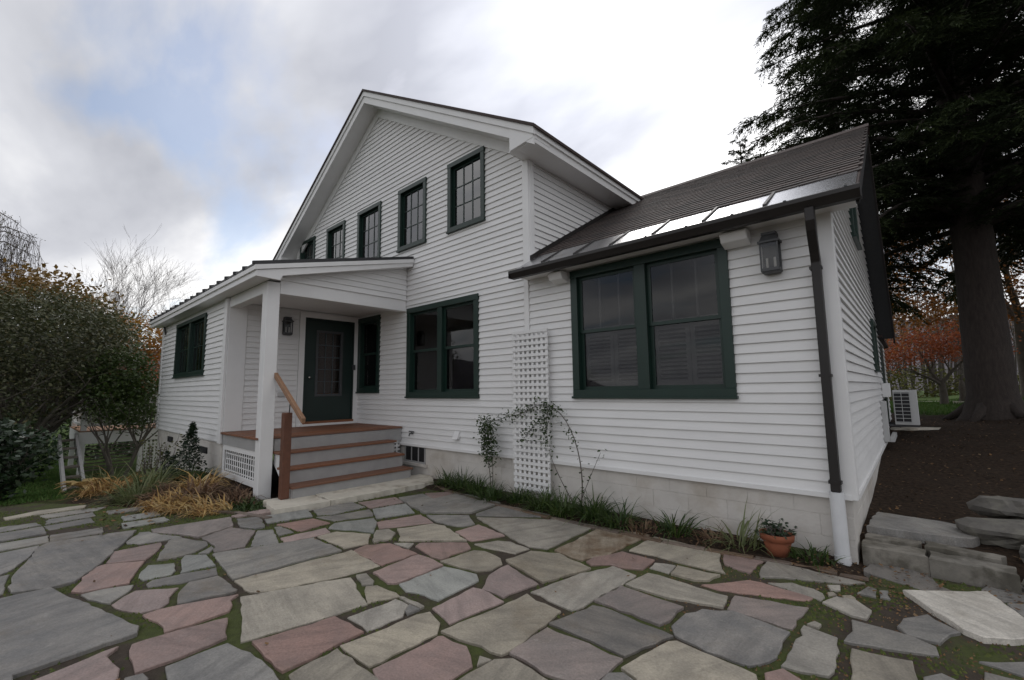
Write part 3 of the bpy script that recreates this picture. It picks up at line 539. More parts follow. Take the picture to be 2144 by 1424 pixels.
def window(f, s0, s1, zb, zt, units, style, cw=.1, mw=.12, paint='green_paint', gl='window_glass', cols=3, rows=3, shut=True, label=None, room=.8):
    m = MB(); P = .05; B = -.1
    wb(m, f, s0, s0+cw, zb+cw, zt-cw, B, P); wb(m, f, s1-cw, s1, zb+cw, zt-cw, B, P)
    wb(m, f, s0-.005, s1+.005, zt-cw, zt, B, P+.004); wb(m, f, s0, s1, zb, zb+cw, B, P+.002); wb(m, f, s0-.012, s1+.012, zb-.012, zb+.018, -.02, P+.022)
    wd = (s1-s0-2*cw-mw*(units-1))/units; U = []
    for i in range(units):
        a = s0+cw+i*(wd+mw); U.append((a, a+wd))
        if i: wb(m, f, a-mw, a, zb+cw, zt-cw, B, P-.004)
    W = m.build('window', paint, house, bevel=.003)
    if label: W['label'] = label
    z0, z1 = zb+cw, zt-cw
    for a, b in U:
        if style == 'double':
            zm = z0+(z1-z0)*.51; r = .045
            for (p, q, d) in ((zm-.02, z1, -.012), (z0, zm+.02, -.036)):
                m = MB(); wb(m, f, a+.001, a+r, p, q, d-.022, d); wb(m, f, b-r, b-.001, p, q, d-.022, d); wb(m, f, a+r, b-r, q-.04, q, d-.022, d-.001); wb(m, f, a+r, b-r, p, p+.042, d-.022, d-.001)
                m.build('sash', paint, W)
                m = MB(); wb(m, f, a+r, b-r, p+.042, q-.04, d-.014, d-.010); m.build('pane', gl, W)
            m = MB(); cols_ = 3
            for k in range(1, cols_): x = a+(b-a)*k/cols_; wb(m, f, x-.011, x+.011, zm+.03, z1-.03, -.085, -.07)
            wb(m, f, a+.04, b-.04, zm+.0, zm+.045, -.088, -.07)
            m.build('muntin', 'shutter', W)
            if shut:
                m = MB(); za, zc = z0+.03, zm-.01; xm = (a+b)/2+.03
                for (u0, u1) in ((a+.02, xm-.004), (xm+.004, b-.02)):
                    wb(m, f, u0, u0+.05, za, zc, -.13, -.10); wb(m, f, u1-.05, u1, za, zc, -.13, -.10); wb(m, f, u0+.05, u1-.05, za, za+.06, -.13, -.10); wb(m, f, u0+.05, u1-.05, zc-.06, zc, -.13, -.10)
                    z = za+.075
                    while z < zc-.075:
                        m.hexa([f(u0+.05, z, -.127), f(u1-.05, z, -.127), f(u1-.05, z-.022, -.102), f(u0+.05, z-.022, -.102), f(u0+.05, z+.006, -.127), f(u1-.05, z+.006, -.127), f(u1-.05, z-.016, -.102), f(u0+.05, z-.016, -.102)]); z += .047
                m.build('shutter', 'shutter', W)
        else:
            r = .04; m = MB(); d = -.02
            wb(m, f, a+.001, a+r, z0, z1, d-.03, d); wb(m, f, b-r, b-.001, z0, z1, d-.03, d); wb(m, f, a+r, b-r, z1-r, z1, d-.03, d-.001); wb(m, f, a+r, b-r, z0, z0+r, d-.03, d-.001)
            xs = [a+r+(b-a-2*r)*k/cols for k in range(cols+1)]; zs = [z0+r+(z1-z0-2*r)*k/rows for k in range(rows+1)]
            for x in xs[1:-1]: wb(m, f, x-.009, x+.009, z0+r, z1-r, d-.026, d-.004)
            for z in zs[1:-1]: wb(m, f, a+r, b-r, z-.009, z+.009, d-.025, d-.005)
            m.build('sash', paint, W)
            for i in range(cols):
                for j in range(rows):
                    m = MB(); tl = random.uniform(-.002, .002)
                    m.hexa([f(xs[i]+.009, zs[j]+.009, d-.018+tl), f(xs[i+1]-.009, zs[j]+.009, d-.018), f(xs[i+1]-.009, zs[j]+.009, d-.014), f(xs[i]+.009, zs[j]+.009, d-.014+tl), f(xs[i]+.009, zs[j+1]-.009, d-.018+tl), f(xs[i+1]-.009, zs[j+1]-.009, d-.018), f(xs[i+1]-.009, zs[j+1]-.009, d-.014), f(xs[i]+.009, zs[j+1]-.009, d-.014+tl)])
                    m.build('pane', gl, W)
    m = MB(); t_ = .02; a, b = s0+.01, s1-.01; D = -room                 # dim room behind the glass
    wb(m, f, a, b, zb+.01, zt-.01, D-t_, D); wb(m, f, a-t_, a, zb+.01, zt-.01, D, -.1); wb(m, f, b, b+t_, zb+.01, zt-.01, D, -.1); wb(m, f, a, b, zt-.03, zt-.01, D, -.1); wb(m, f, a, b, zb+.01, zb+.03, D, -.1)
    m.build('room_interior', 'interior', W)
    return W

# ---- dimensions
AX, ATOP, SL = -8.36, 8.04, .6           # gable apex x, roof top, slope
hw = lambda z, dz: (ATOP-dz-z)/SL
MX0, MX1 = -12.595, -4.125
WX1 = -.491
AXC, AXL, AY = -9.024, -14.195, -2.53    # addition: east face, west end, south face
LW = (-7.168, -5.198, 1.403, 3.098); PW = (-8.985, -8.137, 1.503, 3.109); WW = (-3.375, -1.372, 1.408, 3.109); AW = (-12.676, -10.304, 1.89, 3.12)
UP = [(a, b, 4.302, 5.586) for a, b in ((-12.216, -11.325), (-10.659, -9.747), (-9.146, -8.186), (-7.526, -6.611), (-5.971, -5.034))]
DOOR = (-1.182, -.127, .90, 3.026)
shr = lambda o: (o[0]+.03, o[1]-.03, o[2]+.03, o[3]-.03)
fm = front(0)
# main front wall
opM = [shr(o) for o in [LW, PW]+UP]
mw = sheath('front_wall', fm, AXC+.002, MX1, .56, 3.2, opM); mu = sheath('gable_wall', fm, MX0, MX1, 3.2, 5.6, opM)
m = MB(); m.prism([(MX0, .0, 5.6), (MX1, .0, 5.6), (AX+hw(5.6, .3), .0, 5.6), (AX, .0, ATOP-.3), (AX-hw(5.6, .3), .0, 5.6)][1:], (0, .12, 0)); m.build('gable_top', 'white_paint', house)
Lm = lambda z: max(MX0, AX-hw(z, .30)) if z > 3.85 else AXC+.003
Rm = lambda z: min(MX1-.09, AX+hw(z, .30))
clad(mw, fm, .56, 3.86, Lm, Rm, [shr(o) for o in (LW, PW)])
clad(mu, fm, 3.86, 7.74, Lm, Rm, [shr(o) for o in UP])
# main other walls (closed volume)
m = MB(); m.box(MX1-.1, MX1-.001, .12, 9, .0, 5.1); mr = m.build('east_wall', 'white_paint', house)
m = MB(); m.box(MX0, MX0+.1, .12, 9, .0, 5.1); m.build('west_wall', 'white_paint', house)
m = MB(); m.box(MX0, MX1, 9, 9.1, .0, 5.3); m.build('north_wall', 'white_paint', house)
wr = lambda y: 3.24+.594*(y+.33)           # wing roof top surface
clad(mr, east(MX1), 3.46, 5.02, lambda z: .09, lambda z: max(.09, (z-3.20)/.594-.33), [])
m = MB(); wb(m, fm, MX1-.09, MX1+.03, 3.36, 5.10, 0, .040); m.build('corner_board', 'trim_paint', house, bevel=.003)
m = MB(); wb(m, east(MX1), -.002, .09, 3.46, 5.05, .001, .041); m.build('corner_board', 'trim_paint', house, bevel=.003)
m = MB(); wb(m, fm, MX1-.088, MX1+.002, .56, 3.3, 0, .037); m.build('corner_board', 'trim_paint', house, bevel=.003)
m = MB(); wb(m, fm, AXC+.03, WX1-.002, .520, .562, -.02, .044); m.build('water_table', 'trim_paint', house)
# foundation
m = MB(); wb(m, fm, AXC, WX1-.01, -.6, .522, -.3, -.015); fd1 = m.build('foundation', 'foundation', house)
m = MB(); wb(m, east(WX1), 0.3, 8.3, -.6, .522, -.3, -.015); fd2 = m.build('foundation', 'foundation', house)
m = MB(); wb(m, front(AY), AXL, AXC, -1.4, .665, -.3, -.015); fd3 = m.build('foundation', 'foundation', house)
m = MB(); m.box(AXL, AXL+.2, AY+.3, 0, -1.4, .665); m.build('foundation', 'foundation', house)
# blocks of the painted masonry, slightly proud (joints show between them)
for (f, a, b, z0, fd) in ((fm, -6.55, WX1-.012, -.02, fd1), (front(AY), AXL+.02, AXC-.02, -.33, fd3), (east(WX1), .02, 8.2, .14, fd2)):
    zr = z0; k = 0
    while zr < .5:
        zt = min(zr+.19, .517 if z0 > -.2 else .66); s = a-(.2 if k % 2 else 0)
        while s < b:
            s0_, s1_ = max(s+.0006, a), min(s+.3994, b)
            if s1_-s0_ > .05 and zt-zr > .04:
                m = MB(); wb(m, f, s0_, s1_, zr+.0006, zt-.0006, -.1, -.009+random.uniform(-.0008, .0008)); m.build('foundation_block', 'foundation', fd, bevel=.002)
            s += .4
        zr += .191; k += 1
# wing
ww_ = sheath('wing_front_wall', fm, MX1+.003, WX1-.12, .56, 3.16, [shr(WW)])
clad(ww_, fm, .56, 3.14, lambda z: MX1+.003, lambda z: WX1-.075, [shr(WW)])
m = MB(); m.prism([(WX1-.12, 0, .56), (WX1-.12, 0, 3.25), (WX1-.12, 3.35, 5.25), (WX1-.12, 6.2, 2.45), (WX1-.12, 8.3, 2.4), (WX1-.12, 8.3, .56)], (.119, 0, 0)); we = m.build('wing_side_wall', 'white_paint', house)
def yr(z):
    if z < 2.45: return 8.28
    return 6.2-(z-2.45)
def yl(z): return .07 if z < 3.3 else (z-3.24)/.594-.33+.22
SIDEW = [(2.35, 3.15, 3.5, 4.35), (4.3, 5.0, 1.75, 2.6)]; SDOOR = (6.3, 7.15, .75, 2.35)
clad(we, east(WX1), .56, 5.1, yl, yr, [shr(o) for o in SIDEW]+[SDOOR])
for o in SIDEW: window(lambda s, z, d: east(WX1)(s, z, d+.005), *o, 1, 'grid', cols=2, rows=2, gl='screen_glass', room=.115)
m = MB(); wb(m, east(WX1), SDOOR[0], SDOOR[1], SDOOR[2], SDOOR[3], -.03, .035); m.build('side_door', 'door_paint', house, bevel=.004)
m = MB(); wb(m, fm, WX1-.075, WX1+.036, .522, 3.17, 0, .038); m.build('corner_board', 'trim_paint', house, bevel=.003)
m = MB(); wb(m, east(WX1), -.001, .075, .522, 3.17, .001, .038); m.build('corner_board', 'trim_paint', house, bevel=.003)
m = MB(); wb(m, east(WX1), .075, 8.28, .520, .562, -.02, .044); m.build('water_table', 'trim_paint', house)
# addition
aw_ = sheath('addition_wall', front(AY), AXL, AXC, .66, 3.3, [shr(AW)])
clad(aw_, front(AY), .685, 3.2, lambda z: AXL+.08, lambda z: AXC-.14, [shr(AW)])
for a, b in ((AXL-.02, AXL+.08), (AXC-.14, AXC+.022)):
    m = MB(); wb(m, front(AY), a, b, .66, 3.22, .0, .038); m.build('corner_board', 'trim_paint', house, bevel=.003)
m = MB(); m.box(AXL, AXL+.12, AY+.12, 0, .66, 3.8); m.build('addition_west_wall', 'white_paint', house)
dw = sheath('porch_wall', east(AXC), AY+.003, -.001, .66, 3.3, [(DOOR[0], DOOR[1], DOOR[2], DOOR[3])])
clad(dw, east(AXC), .86, 3.17, lambda z: AY+.29, lambda z: -.03, [(DOOR[0]-.12, DOOR[1]+.12, .8, 3.14)], stuff=True)
m = MB(); wb(m, east(AXC), AY+.002, AY+.29, .86, 3.17, .001, .032); m.build('corner_board', 'trim_paint', house, bevel=.003)
# windows of the front
window(fm, *LW, 2, 'double', label='paired double-hung window with dark green frame beside the porch')
window(fm, *PW, 1, 'double', gl='screen_glass', shut=False, label='narrow dark window inside the porch')
window(fm, *WW, 2, 'double', mw=.14, gl='screen_glass', label='wide paired window of the wing with white shutters behind')
for o in UP: window(fm, *o, 1, 'grid', cw=.085, gl='upper_glass', room=.5)
window(front(AY), *AW, 2, 'grid', cw=.08, cols=4, rows=2, gl='screen_glass', room=.5, label='dark wide window of the addition')
# basement window
m = MB(); f = fm; a, b, z0, z1 = -7.25, -6.62, .22, .53
wb(m, f, a, b, z1-.03, z1, -.1, .0); wb(m, f, a, b, z0, z0+.03, -.1, .0); wb(m, f, a, a+.03, z0, z1, -.1, -.002); wb(m, f, b-.03, b, z0, z1, -.1, -.002)
for k in (1, 2): x = a+(b-a)*k/3; wb(m, f, x-.012, x+.012, z0+.03, z1-.03, -.1, -.004)
bw = m.build('basement_window', 'grey_paint', house)
for k in range(3): m = MB(); x = a+(b-a)*k/3; wb(m, f, x+.015, x+(b-a)/3-.015, z0+.03, z1-.03, -.016, -.012); m.build('pane', 'grille', bw)
m = MB(); wb(m, f, a-.05, b+.06, z0-.05, z0, -.05, .03); m.build('sill', 'foundation', bw)
for (a, b, z0, z1) in ((-13.0, -12.55, .44, .56), (-10.35, -9.85, .42, .53)):
    m = MB(); wb(m, front(AY), a, b, z0, z1, -.02, .012); v_ = m.build('foundation_vent', 'grille', house)
    m = MB()
    for k in range(1, 4): x = a+(b-a)*k/4; wb(m, front(AY), x-.01, x+.01, z0, z1, .012, .018)
    m.build('vent_grid', 'pewter', v_)
# ---- main roof with cornice
def slope(m, sgn, h0, h1, y0, y1, ext=4.70, inn=0.0):
    p = [(AX+sgn*inn, y0, ATOP-h0-SL*inn), (AX+sgn*ext, y0, ATOP-h0-SL*ext), (AX+sgn*ext, y0, ATOP-h1-SL*ext), (AX+sgn*inn, y0, ATOP-h1-SL*inn)]
    return m.prism(p, (0, y1-y0, 0))
for sg in (-1, 1):
    m = MB(); slope(m, sg, 0, .045, -.44, 9.3, 4.72); rf = m.build('main_roof', 'dark_roof', house)
    m = MB(); slope(m, sg, .046, .15, -.415, -.37, 4.69); m.build('rake_moulding', 'trim_paint', house)
    m = MB(); slope(m, sg, .151, .30, -.39, -.36, 4.67); m.build('rake_board', 'trim_paint', house)
    m = MB(); slope(m, sg, .27, .285, -.36, -.001, 4.3); m.build('rake_soffit', 'trim_paint', house)
    m = MB(); slope(m, sg, .285, .47, -.042, .0, 4.05); m.build('frieze_board', 'trim_paint', house)
    xe = AX+sg*4.66; ze = ATOP-SL*4.66
    m = MB(); x0, x1 = sorted((xe, xe-sg*.03)); m.box(x0, x1, -.355, 9.2, ze-.26, ze-.047); m.build('eave_fascia', 'trim_paint', house)
    m = MB(); x0, x1 = sorted((xe+sg*.028, xe)); m.box(x0, x1, -.37, 9.2, ze-.15, ze-.064); m.build('eave_moulding', 'trim_paint', house)
    m = MB(); x0, x1 = sorted((xe-sg*.03, xe-sg*.50)); m.box(x0, x1, -.355, 9.2, ze-.235, ze-.22); m.build('eave_soffit', 'trim_paint', house)
    m = MB(); xa, xb = xe+sg*.005, xe-sg*.44
    m.prism([(xa, -.395, ze-.05), (xa, -.395, ze-.20), (xb, -.395, ze-.245), (xb, -.395, ze+.19-.05)], (0, .39, 0)); m.build('cornice_return', 'trim_paint', house)
# ---- wing roof
ang = math.atan(.594); RX0, RX1 = -4.12, -.22; EY = -.34; RY, RZ = 3.35, wr(3.35)
m = MB(); m.prism([(RX0, EY, wr(EY)-.012), (RX0, RY, RZ-.012), (RX0, RY, RZ-.09), (RX0, EY, wr(EY)-.06)], (RX1-RX0, 0, 0)); wroof = m.build('wing_roof', 'dark_roof', house)
m = MB(); m.prism([(RX0, RY, RZ-.012), (RX0, 6.3, 2.52), (RX0, 6.3, 2.44), (RX0, RY, RZ-.09)], (RX1-RX0, 0, 0)); m.build('wing_rear_roof', 'dark_roof', house)
m = MB(); m.prism([(-4, 6.2, 2.52), (-4, 8.5, 2.42), (-4, 8.5, 2.36), (-4, 6.2, 2.44)], (3.6, 0, 0)); m.build('lean_to_roof', 'dark_roof', house)
for (a, b) in (((EY+.05, wr(EY+.05)), (RY, RZ)), ((RY, RZ), (6.28, 2.53))):
    m = MB(); m.prism([(RX1-.03, a[0], a[1]-.062), (RX1-.03, b[0], b[1]-.062), (RX1-.03, b[0], b[1]-.22), (RX1-.03, a[0], a[1]-.20)], (.026, 0, 0)); m.build('barge_board', 'gutter', house)
    m = MB(); m.prism([(WX1-.02, a[0], a[1]-.10), (WX1-.02, b[0], b[1]-.10), (WX1-.02, b[0], b[1]-.12), (WX1-.02, a[0], a[1]-.12)], (RX1-.03-WX1+.02, 0, 0)); m.build('gable_soffit', 'black_metal', house)
YF = .16                                    # top of the metal flashing
edges = [RX0+.02, -3.62, -3.10, -2.58, -2.05, -1.50, -.93, RX1-.005]
for i in range(len(edges)-1):
    a, b = edges[i]+.012, edges[i+1]-.012; m = MB()
    bend = random.uniform(-.002, .003)
    m.prism([(a, EY-.015, wr(EY-.015)-.004), (a, YF, wr(YF)-.002+bend), (a, YF, wr(YF)-.008), (a, EY-.015, wr(EY-.015)-.010)], (b-a, 0, 0)); m.build('flashing_panel', 'flashing', wroof)
    if i: m = MB(); x = edges[i]; m.prism([(x-.014, EY-.01, wr(EY-.01)-.01), (x-.014+.0, YF+.02, wr(YF+.02)-.008), (x-.014, YF+.02, wr(YF+.02)+.012), (x-.014, EY-.01, wr(EY-.01)+.018)], (.028, 0, 0)); m.build('flashing_seam', 'gutter', wroof)
sm = MB(); wsh, lsh, tsh = .318, .20, .012
sm.hexa([(-wsh/2, 0, 0), (wsh/2, 0, 0), (wsh/2, lsh, -.014), (-wsh/2, lsh, -.014), (-wsh/2, 0, tsh), (wsh/2, 0, tsh), (wsh/2, lsh, -.003), (-wsh/2, lsh, -.003)])
def datamesh(mb, name, mat):
    me = bpy.data.meshes.new(name); me.from_pydata(mb.v, [], mb.f); me.materials.append(MATS[mat]); return me
shm = datamesh(sm, 'shingle', 'shingle'); sme = []
for wv in (1.0, .55):
    q = MB(); q.v = [(x*wv, y, z) for x, y, z in sm.v]; q.f = sm.f; sme.append(datamesh(q, 'shingle', 'shingle'))
nc = 25; yl_ = YF-.015; step = (RY-yl_)/nc
for r_ in range(nc):
    y = yl_+r_*step; x = RX0+.165+(0 if r_ % 2 else -.16)
    while x-.16 < RX1-.03:
        a_, b_ = max(x-.159, RX0), min(x+.159, RX1+.015)
        if b_-a_ > .04:
            o = bpy.data.objects.new('shingle', sme[0]); link(o, wroof, ((a_+b_)/2, y, wr(y)-.002+random.uniform(-.0015, .0015))); o.rotation_euler = (ang, 0, random.uniform(-.003, .003)); o.scale.x = (b_-a_)/.318
        x += .3235
m = MB()
m.prism([(RX0, RY-.13, wr(RY-.13)+.012), (RX0, RY, RZ+.035), (RX0, RY+.12, RZ-.10), (RX0, RY, RZ+.01), (RX0, RY-.13, wr(RY-.13)-.002)], (RX1+.02-RX0, 0, 0)); m.build('ridge_cap', 'dark_roof', house)
# step flashing where the wing roof meets the main wall
m = MB(); m.prism([(MX1+.001, -.02, wr(-.02)), (MX1+.001, 3.0, wr(3.0)), (MX1+.001, 3.0, wr(3.0)+.07), (MX1+.001, -.02, wr(-.02)+.075)], (.043, 0, 0)); m.build('wall_flashing', 'gutter', house)
# eave of the wing: fascia, soffit, gutter, downspout
m = MB(); m.box(MX1-.02, RX1-.04, -.30, -.275, 3.125, 3.225); m.build('wing_fascia', 'trim_paint', house)
m = MB(); m.box(MX1-.02, RX1-.04, -.275, -.001, 3.13, 3.145); m.build('wing_soffit', 'trim_paint', house)
m = MB(); pr = [(-.305, 3.20), (-.305, 3.09), (-.375, 3.09), (-.40, 3.125), (-.425, 3.155), (-.425, 3.19), (-.412, 3.20), (-.418, 3.186), (-.41, 3.16), (-.39, 3.13), (-.37, 3.102), (-.315, 3.102), (-.315, 3.20)]
m.prism([(-4.17, y, z) for y, z in pr], (4.17-.205, 0, 0))
for x in (-4.17, -.207): m.box(x-.002, x+.004, -.42, -.305, 3.092, 3.19)
gt = m.build('gutter', 'gutter', house)
for k in range(9): m = MB(); x = -3.9+k*.45; m.box(x-.012, x+.012, -.428, -.30, 3.192, 3.204); m.build('gutter_hanger', 'pewter', gt)
def rtube(m, pts, wx, wy):
    k = len(pts)
    for i, p in enumerate(pts):
        for sx, sy in ((-1, -1), (1, -1), (1, 1), (-1, 1)): m.v.append((p[0]+sx*wx, p[1]+sy*wy, p[2]))
    b = len(m.v)-4*k
    for i in range(k-1):
        for j in range(4): m.f.append((b+i*4+j, b+i*4+(j+1) % 4, b+i*4+4+(j+1) % 4, b+i*4+4+j))
    m.f += [(b+3, b+2, b+1, b), (b+4*k-4, b+4*k-3, b+4*k-2, b+4*k-1)]
m = MB(); rtube(m, [(-.575, -.36, 3.10), (-.575, -.355, 2.98), (-.58, -.31, 2.90), (-.592, -.14, 2.74), (-.595, -.085, 2.66), (-.597, -.078, 2.5), (-.60, -.075, .59)], .036, .045); ds = m.build('downspout', 'gutter', house, bevel=.006)
for z in (2.6, 1.6, .66): m = MB(); m.box(-.648, -.552, -.125, -.028, z, z+.025); m.build('strap', 'gutter', ds)
m = MB(); m.tube([(-.595, -.085, -.04), (-.597, -.083, .2), (-.60, -.08, .588)], .056, 20); dp = m.build('drain_pipe', 'pvc', house, smooth=False)
m = MB(); m.tube([(-.595, -.085, .0), (-.595, -.085, .055)], .061, 20); m.build('collar', 'pvc', dp)
# ---- porch roof (shed)
PX = -6.99; PE = -2.80; PT = lambda y: 3.41+.2393*(y-PE)
m = MB(); m.prism([(AXL-.38, PE, PT(PE)), (AXL-.38, -.001, PT(0)), (AXL-.38, -.001, PT(0)-.03), (AXL-.38, PE, PT(PE)-.03)], (PX-AXL+.38, 0, 0)); proof = m.build('porch_roof', 'metal_roof', house)
x = PX-.03; k = 0
while x > AXL-.36:
    m = MB(); m.prism([(x-.016, PE-.02, PT(PE)-.02), (x-.016, -.002, PT(0)-.005), (x-.016, -.002, PT(0)+.035), (x-.016, PE-.02, PT(PE)+.028)], (.032, 0, 0)); m.build('roof_seam', 'metal_roof', proof); x -= .43
m = MB(); m.box(AXL-.36, PX-.01, PE+.005, PE+.03, 3.31, 3.375); m.build('porch_eave_moulding', 'trim_paint', house)
m = MB(); m.box(AXL-.34, PX-.03, PE+.031, PE+.06, 3.225, 3.366); m.build('porch_eave_fascia', 'trim_paint', house)
m = MB(); m.box(AXL-.34, PX-.05, PE+.06, AY+.0, 3.235, 3.25); m.build('porch_soffit', 'trim_paint', house)
m = MB(); m.prism([(PX-.012, PE+.004, 3.38), (PX-.012, -.03, PT(0)-.032), (PX-.012, -.03, PT(0)-.10), (PX-.012, PE+.004, 3.31)], (.026, 0, 0)); m.build('porch_rake_moulding', 'trim_paint', house)
m = MB(); m.prism([(PX-.04, PE+.03, 3.31), (PX-.04, -.03, PT(0)-.10), (PX-.04, -.03, PT(0)-.17), (PX-.04, PE+.40, 3.29), (PX-.04, PE+.37, 3.215), (PX-.04, PE+.03, 3.225)], (.03, 0, 0)); m.build('porch_rake_board', 'trim_paint', house)
XP = -7.228
m = MB(); m.prism([(XP-.001, PE+.32, 3.26), (XP-.001, -.03, 3.26), (XP-.001, -.03, PT(0)-.11), (XP-.001, PE+.32, PT(PE+.32)-.11)], (-.1, 0, 0)); pg = m.build('porch_gable', 'white_paint', house)
clad(pg, east(XP), 3.27, 3.93, lambda z: max(PE+.36, PE+(z-3.28)/.2393), lambda z: -.03, [])
m = MB(); m.box(XP-.17, XP, -2.34, -.03, 3.056, 3.27); m.build('porch_beam', 'trim_paint', house, bevel=.004)
m = MB(); m.box(AXC+.02, XP-.17, AY+.005, AY+.17, 3.056, 3.236); m.build('porch_beam', 'trim_paint', house, bevel=.004)
m = MB(); m.box(AXC+.034, XP-.102, AY+.172, -.034, 3.165, 3.185); m.build('porch_ceiling', 'trim_paint', house)
m = MB(); m.prism([(PX-.042, PE+.32, 3.292), (PX-.042, -.03, 3.905), (PX-.042, -.03, 3.92), (PX-.042, PE+.32, 3.307)], (XP+.03-PX+.042, 0, 0)); m.build('porch_rake_soffit', 'trim_paint', house)
m = MB(); m.box(XP-.185, XP, AY, AY+.188, gz(-7.3, -2.45)-.05, 3.23); m.build('porch_post', 'trim_paint', house, bevel=.006)
# deck, steps
DX = -7.32; DZ = .858
x = AXC+.02; i = 0
while x < DX+.02:
    b = min(x+.137, DX+.03); m = MB(); m.box(x+.002, b-.002, -2.56, -.03, DZ-.03, DZ+random.uniform(-.001, .001)); m.build('deck_plank', 'deck_wood', house, bevel=.003); x += .14
m = MB(); m.box(AXC+.02, DX-.05, -2.525, -2.49, .655, DZ-.031); m.build('deck_skirt', 'grey_paint', house)
m = MB(); m.box(DX-.05, DX-.002, -2.34, -.03, .60, DZ-.031); m.build('deck_skirt', 'grey_paint', house)
def lattice(parent, f, s0, s1, z0, z1, p, wl, dd, name='lattice', mat='trim_paint', hp=1.0, hw_=1.0):
    m = MB(); s = s0+p*.5
    while s < s1-.01: wb(m, f, s-wl/2, s+wl/2, z0, z1, dd, 2*dd); s += p
    z = z0+p*.5
    while z < z1-.01: wb(m, f, s0, s1, z-wl*hw_/2, z+wl*hw_/2, 0, dd); z += p*hp
    return tag(m.build(name, mat, parent), kind='stuff')
m = MB(); f = front(-2.49); wb(m, f, AXC+.02, -7.43, .57, .655, 0, .02); wb(m, f, AXC+.02, -7.43, .12, .21, 0, .02); wb(m, f, AXC+.02, AXC+.09, .21, .57, 0, .019); wb(m, f, AXC-.02, AXC+.04, -.05, .12, -.05, .019)
sk = m.build('porch_skirt', 'trim_paint', house); lattice(sk, front(-2.475), AXC+.07, -7.43, .19, .6, .10, .040, .004, hp=.9, hw_=.45)
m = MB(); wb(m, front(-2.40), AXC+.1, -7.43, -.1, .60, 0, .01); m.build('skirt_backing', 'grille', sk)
lattice(sk, east(DX-.04), -.42, -.04, .12, .60, .07, .036, .006)
treads = [(-7.07, .643), (-6.82, .430), (-6.57, .217)]; SY0, SY1 = -2.30, -.34
prev = DX
for i, (xf, z) in enumerate(treads):
    m = MB(); m.box(prev-.03 if i == 0 else prev-.018, xf+.03, SY0-.03+.10*(i == 0)*0, SY1+.03, z-.032, z); m.build('step_tread', 'deck_wood', house, bevel=.005)
    m = MB(); m.box(xf-.022, xf, SY0, SY1, z-.212+.001, z-.033); m.build('step_riser', 'grey_paint', house)
    prev = xf
m = MB(); m.box(DX-.001, DX+.018, SY0, SY1, .644, DZ-.04); m.build('step_riser', 'grey_paint', house)
m = MB(); m.prism([(DX+.02, SY0-.0, .61), (-7.09, SY0, .61), (-7.09, SY0, .398), (-6.84, SY0, .398), (-6.84, SY0, .185), (-6.592, SY0, .185), (-6.592, SY0, .04), (-6.72, SY0, .04), (DX+.02, SY0, .46)], (0, .03, 0)); m.build('step_stringer', 'trim_paint', house)
m = MB(); m.prism([(DX+.02, SY1-.03, .61), (-7.09, SY1-.03, .61), (-7.09, SY1-.03, .398), (-6.84, SY1-.03, .398), (-6.84, SY1-.03, .185), (-6.592, SY1-.03, .185), (-6.592, SY1-.03, .04), (-6.72, SY1-.03, .04), (DX+.02, SY1-.03, .46)], (0, .03, 0)); m.build('step_stringer', 'trim_paint', house)
m = MB(); m.box(-6.70, -6.595, SY0-.145, SY0-.035, .06, 1.24); nw = m.build('newel_post', 'newel_wood', house, bevel=.006)
m = MB(); m.prism([(-7.229, -2.375, 1.83), (-6.19, -2.375, 1.175), (-6.21, -2.375, 1.105), (-7.229, -2.375, 1.745)], (0, .055, 0)); hr = m.build('handrail', 'rail_wood', house, bevel=.006)
m = MB(); m.tube([(-6.65, -2.36, 1.23), (-6.65, -2.352, 1.40)], .008, 8); m.build('bracket', 'black_metal', hr)
# door
f = east(AXC); a, b, z0, z1 = DOOR
m = MB(); wb(m, f, a, a+.03, z0+.05, z1-.03, -.1, .03); wb(m, f, b-.03, b, z0+.05, z1-.03, -.1, .03); wb(m, f, a, b, z1-.03, z1, -.1, .031); door = m.build('door', 'door_paint', house)
door['label'] = 'dark green entrance door with small glazed panes inside the porch'
m = MB(); wb(m, f, a+.03, a+.24, z0+.05, z1-.03, -.05, -.005); wb(m, f, b-.24, b-.03, z0+.05, z1-.03, -.05, -.005); wb(m, f, a+.24, b-.24, z0+.05, 1.44, -.05, -.0055); wb(m, f, a+.24, b-.24, 2.79, z1-.03, -.05, -.0055); m.build('door_leaf', 'door_paint', door)
m = MB(); gs0, gs1, gz0, gz1 = a+.24, b-.24, 1.44, 2.79
wb(m, f, gs0, gs0+.05, gz0, gz1, -.045, .008); wb(m, f, gs1-.05, gs1, gz0, gz1, -.045, .008); wb(m, f, gs0+.05, gs1-.05, gz1-.05, gz1, -.045, .007); wb(m, f, gs0+.05, gs1-.05, gz0, gz0+.05, -.045, .007); m.build('glazing_frame', 'pewter', door)
xs = [gs0+.05+(gs1-gs0-.1)*k/3 for k in range(4)]; zs = [gz0+.05+(gz1-gz0-.1)*k/5 for k in range(6)]
m = MB()
for x in xs[1:-1]: wb(m, f, x-.009, x+.009, gz0+.05, gz1-.05, -.04, -.012)
for z in zs[1:-1]: wb(m, f, gs0+.05, gs1-.05, z-.009, z+.009, -.039, -.013)
m.build('muntin', 'pewter', door)
for i in range(3):
    for j in range(5): m = MB(); wb(m, f, xs[i]+.01, xs[i+1]-.01, zs[j]+.01, zs[j+1]-.01, -.03, -.026); m.build('pane', 'window_glass', door)
m = MB(); wb(m, f, a, b, z0, z1, -.45, -.44); wb(m, f, a, a+.02, z0, z1, -.44, -.1); wb(m, f, b-.02, b, z0, z1, -.44, -.1); wb(m, f, a, b, z1-.02, z1, -.44, -.1); wb(m, f, a, b, z0, z0+.02, -.44, -.1); m.build('room_interior', 'deck_wood', door)
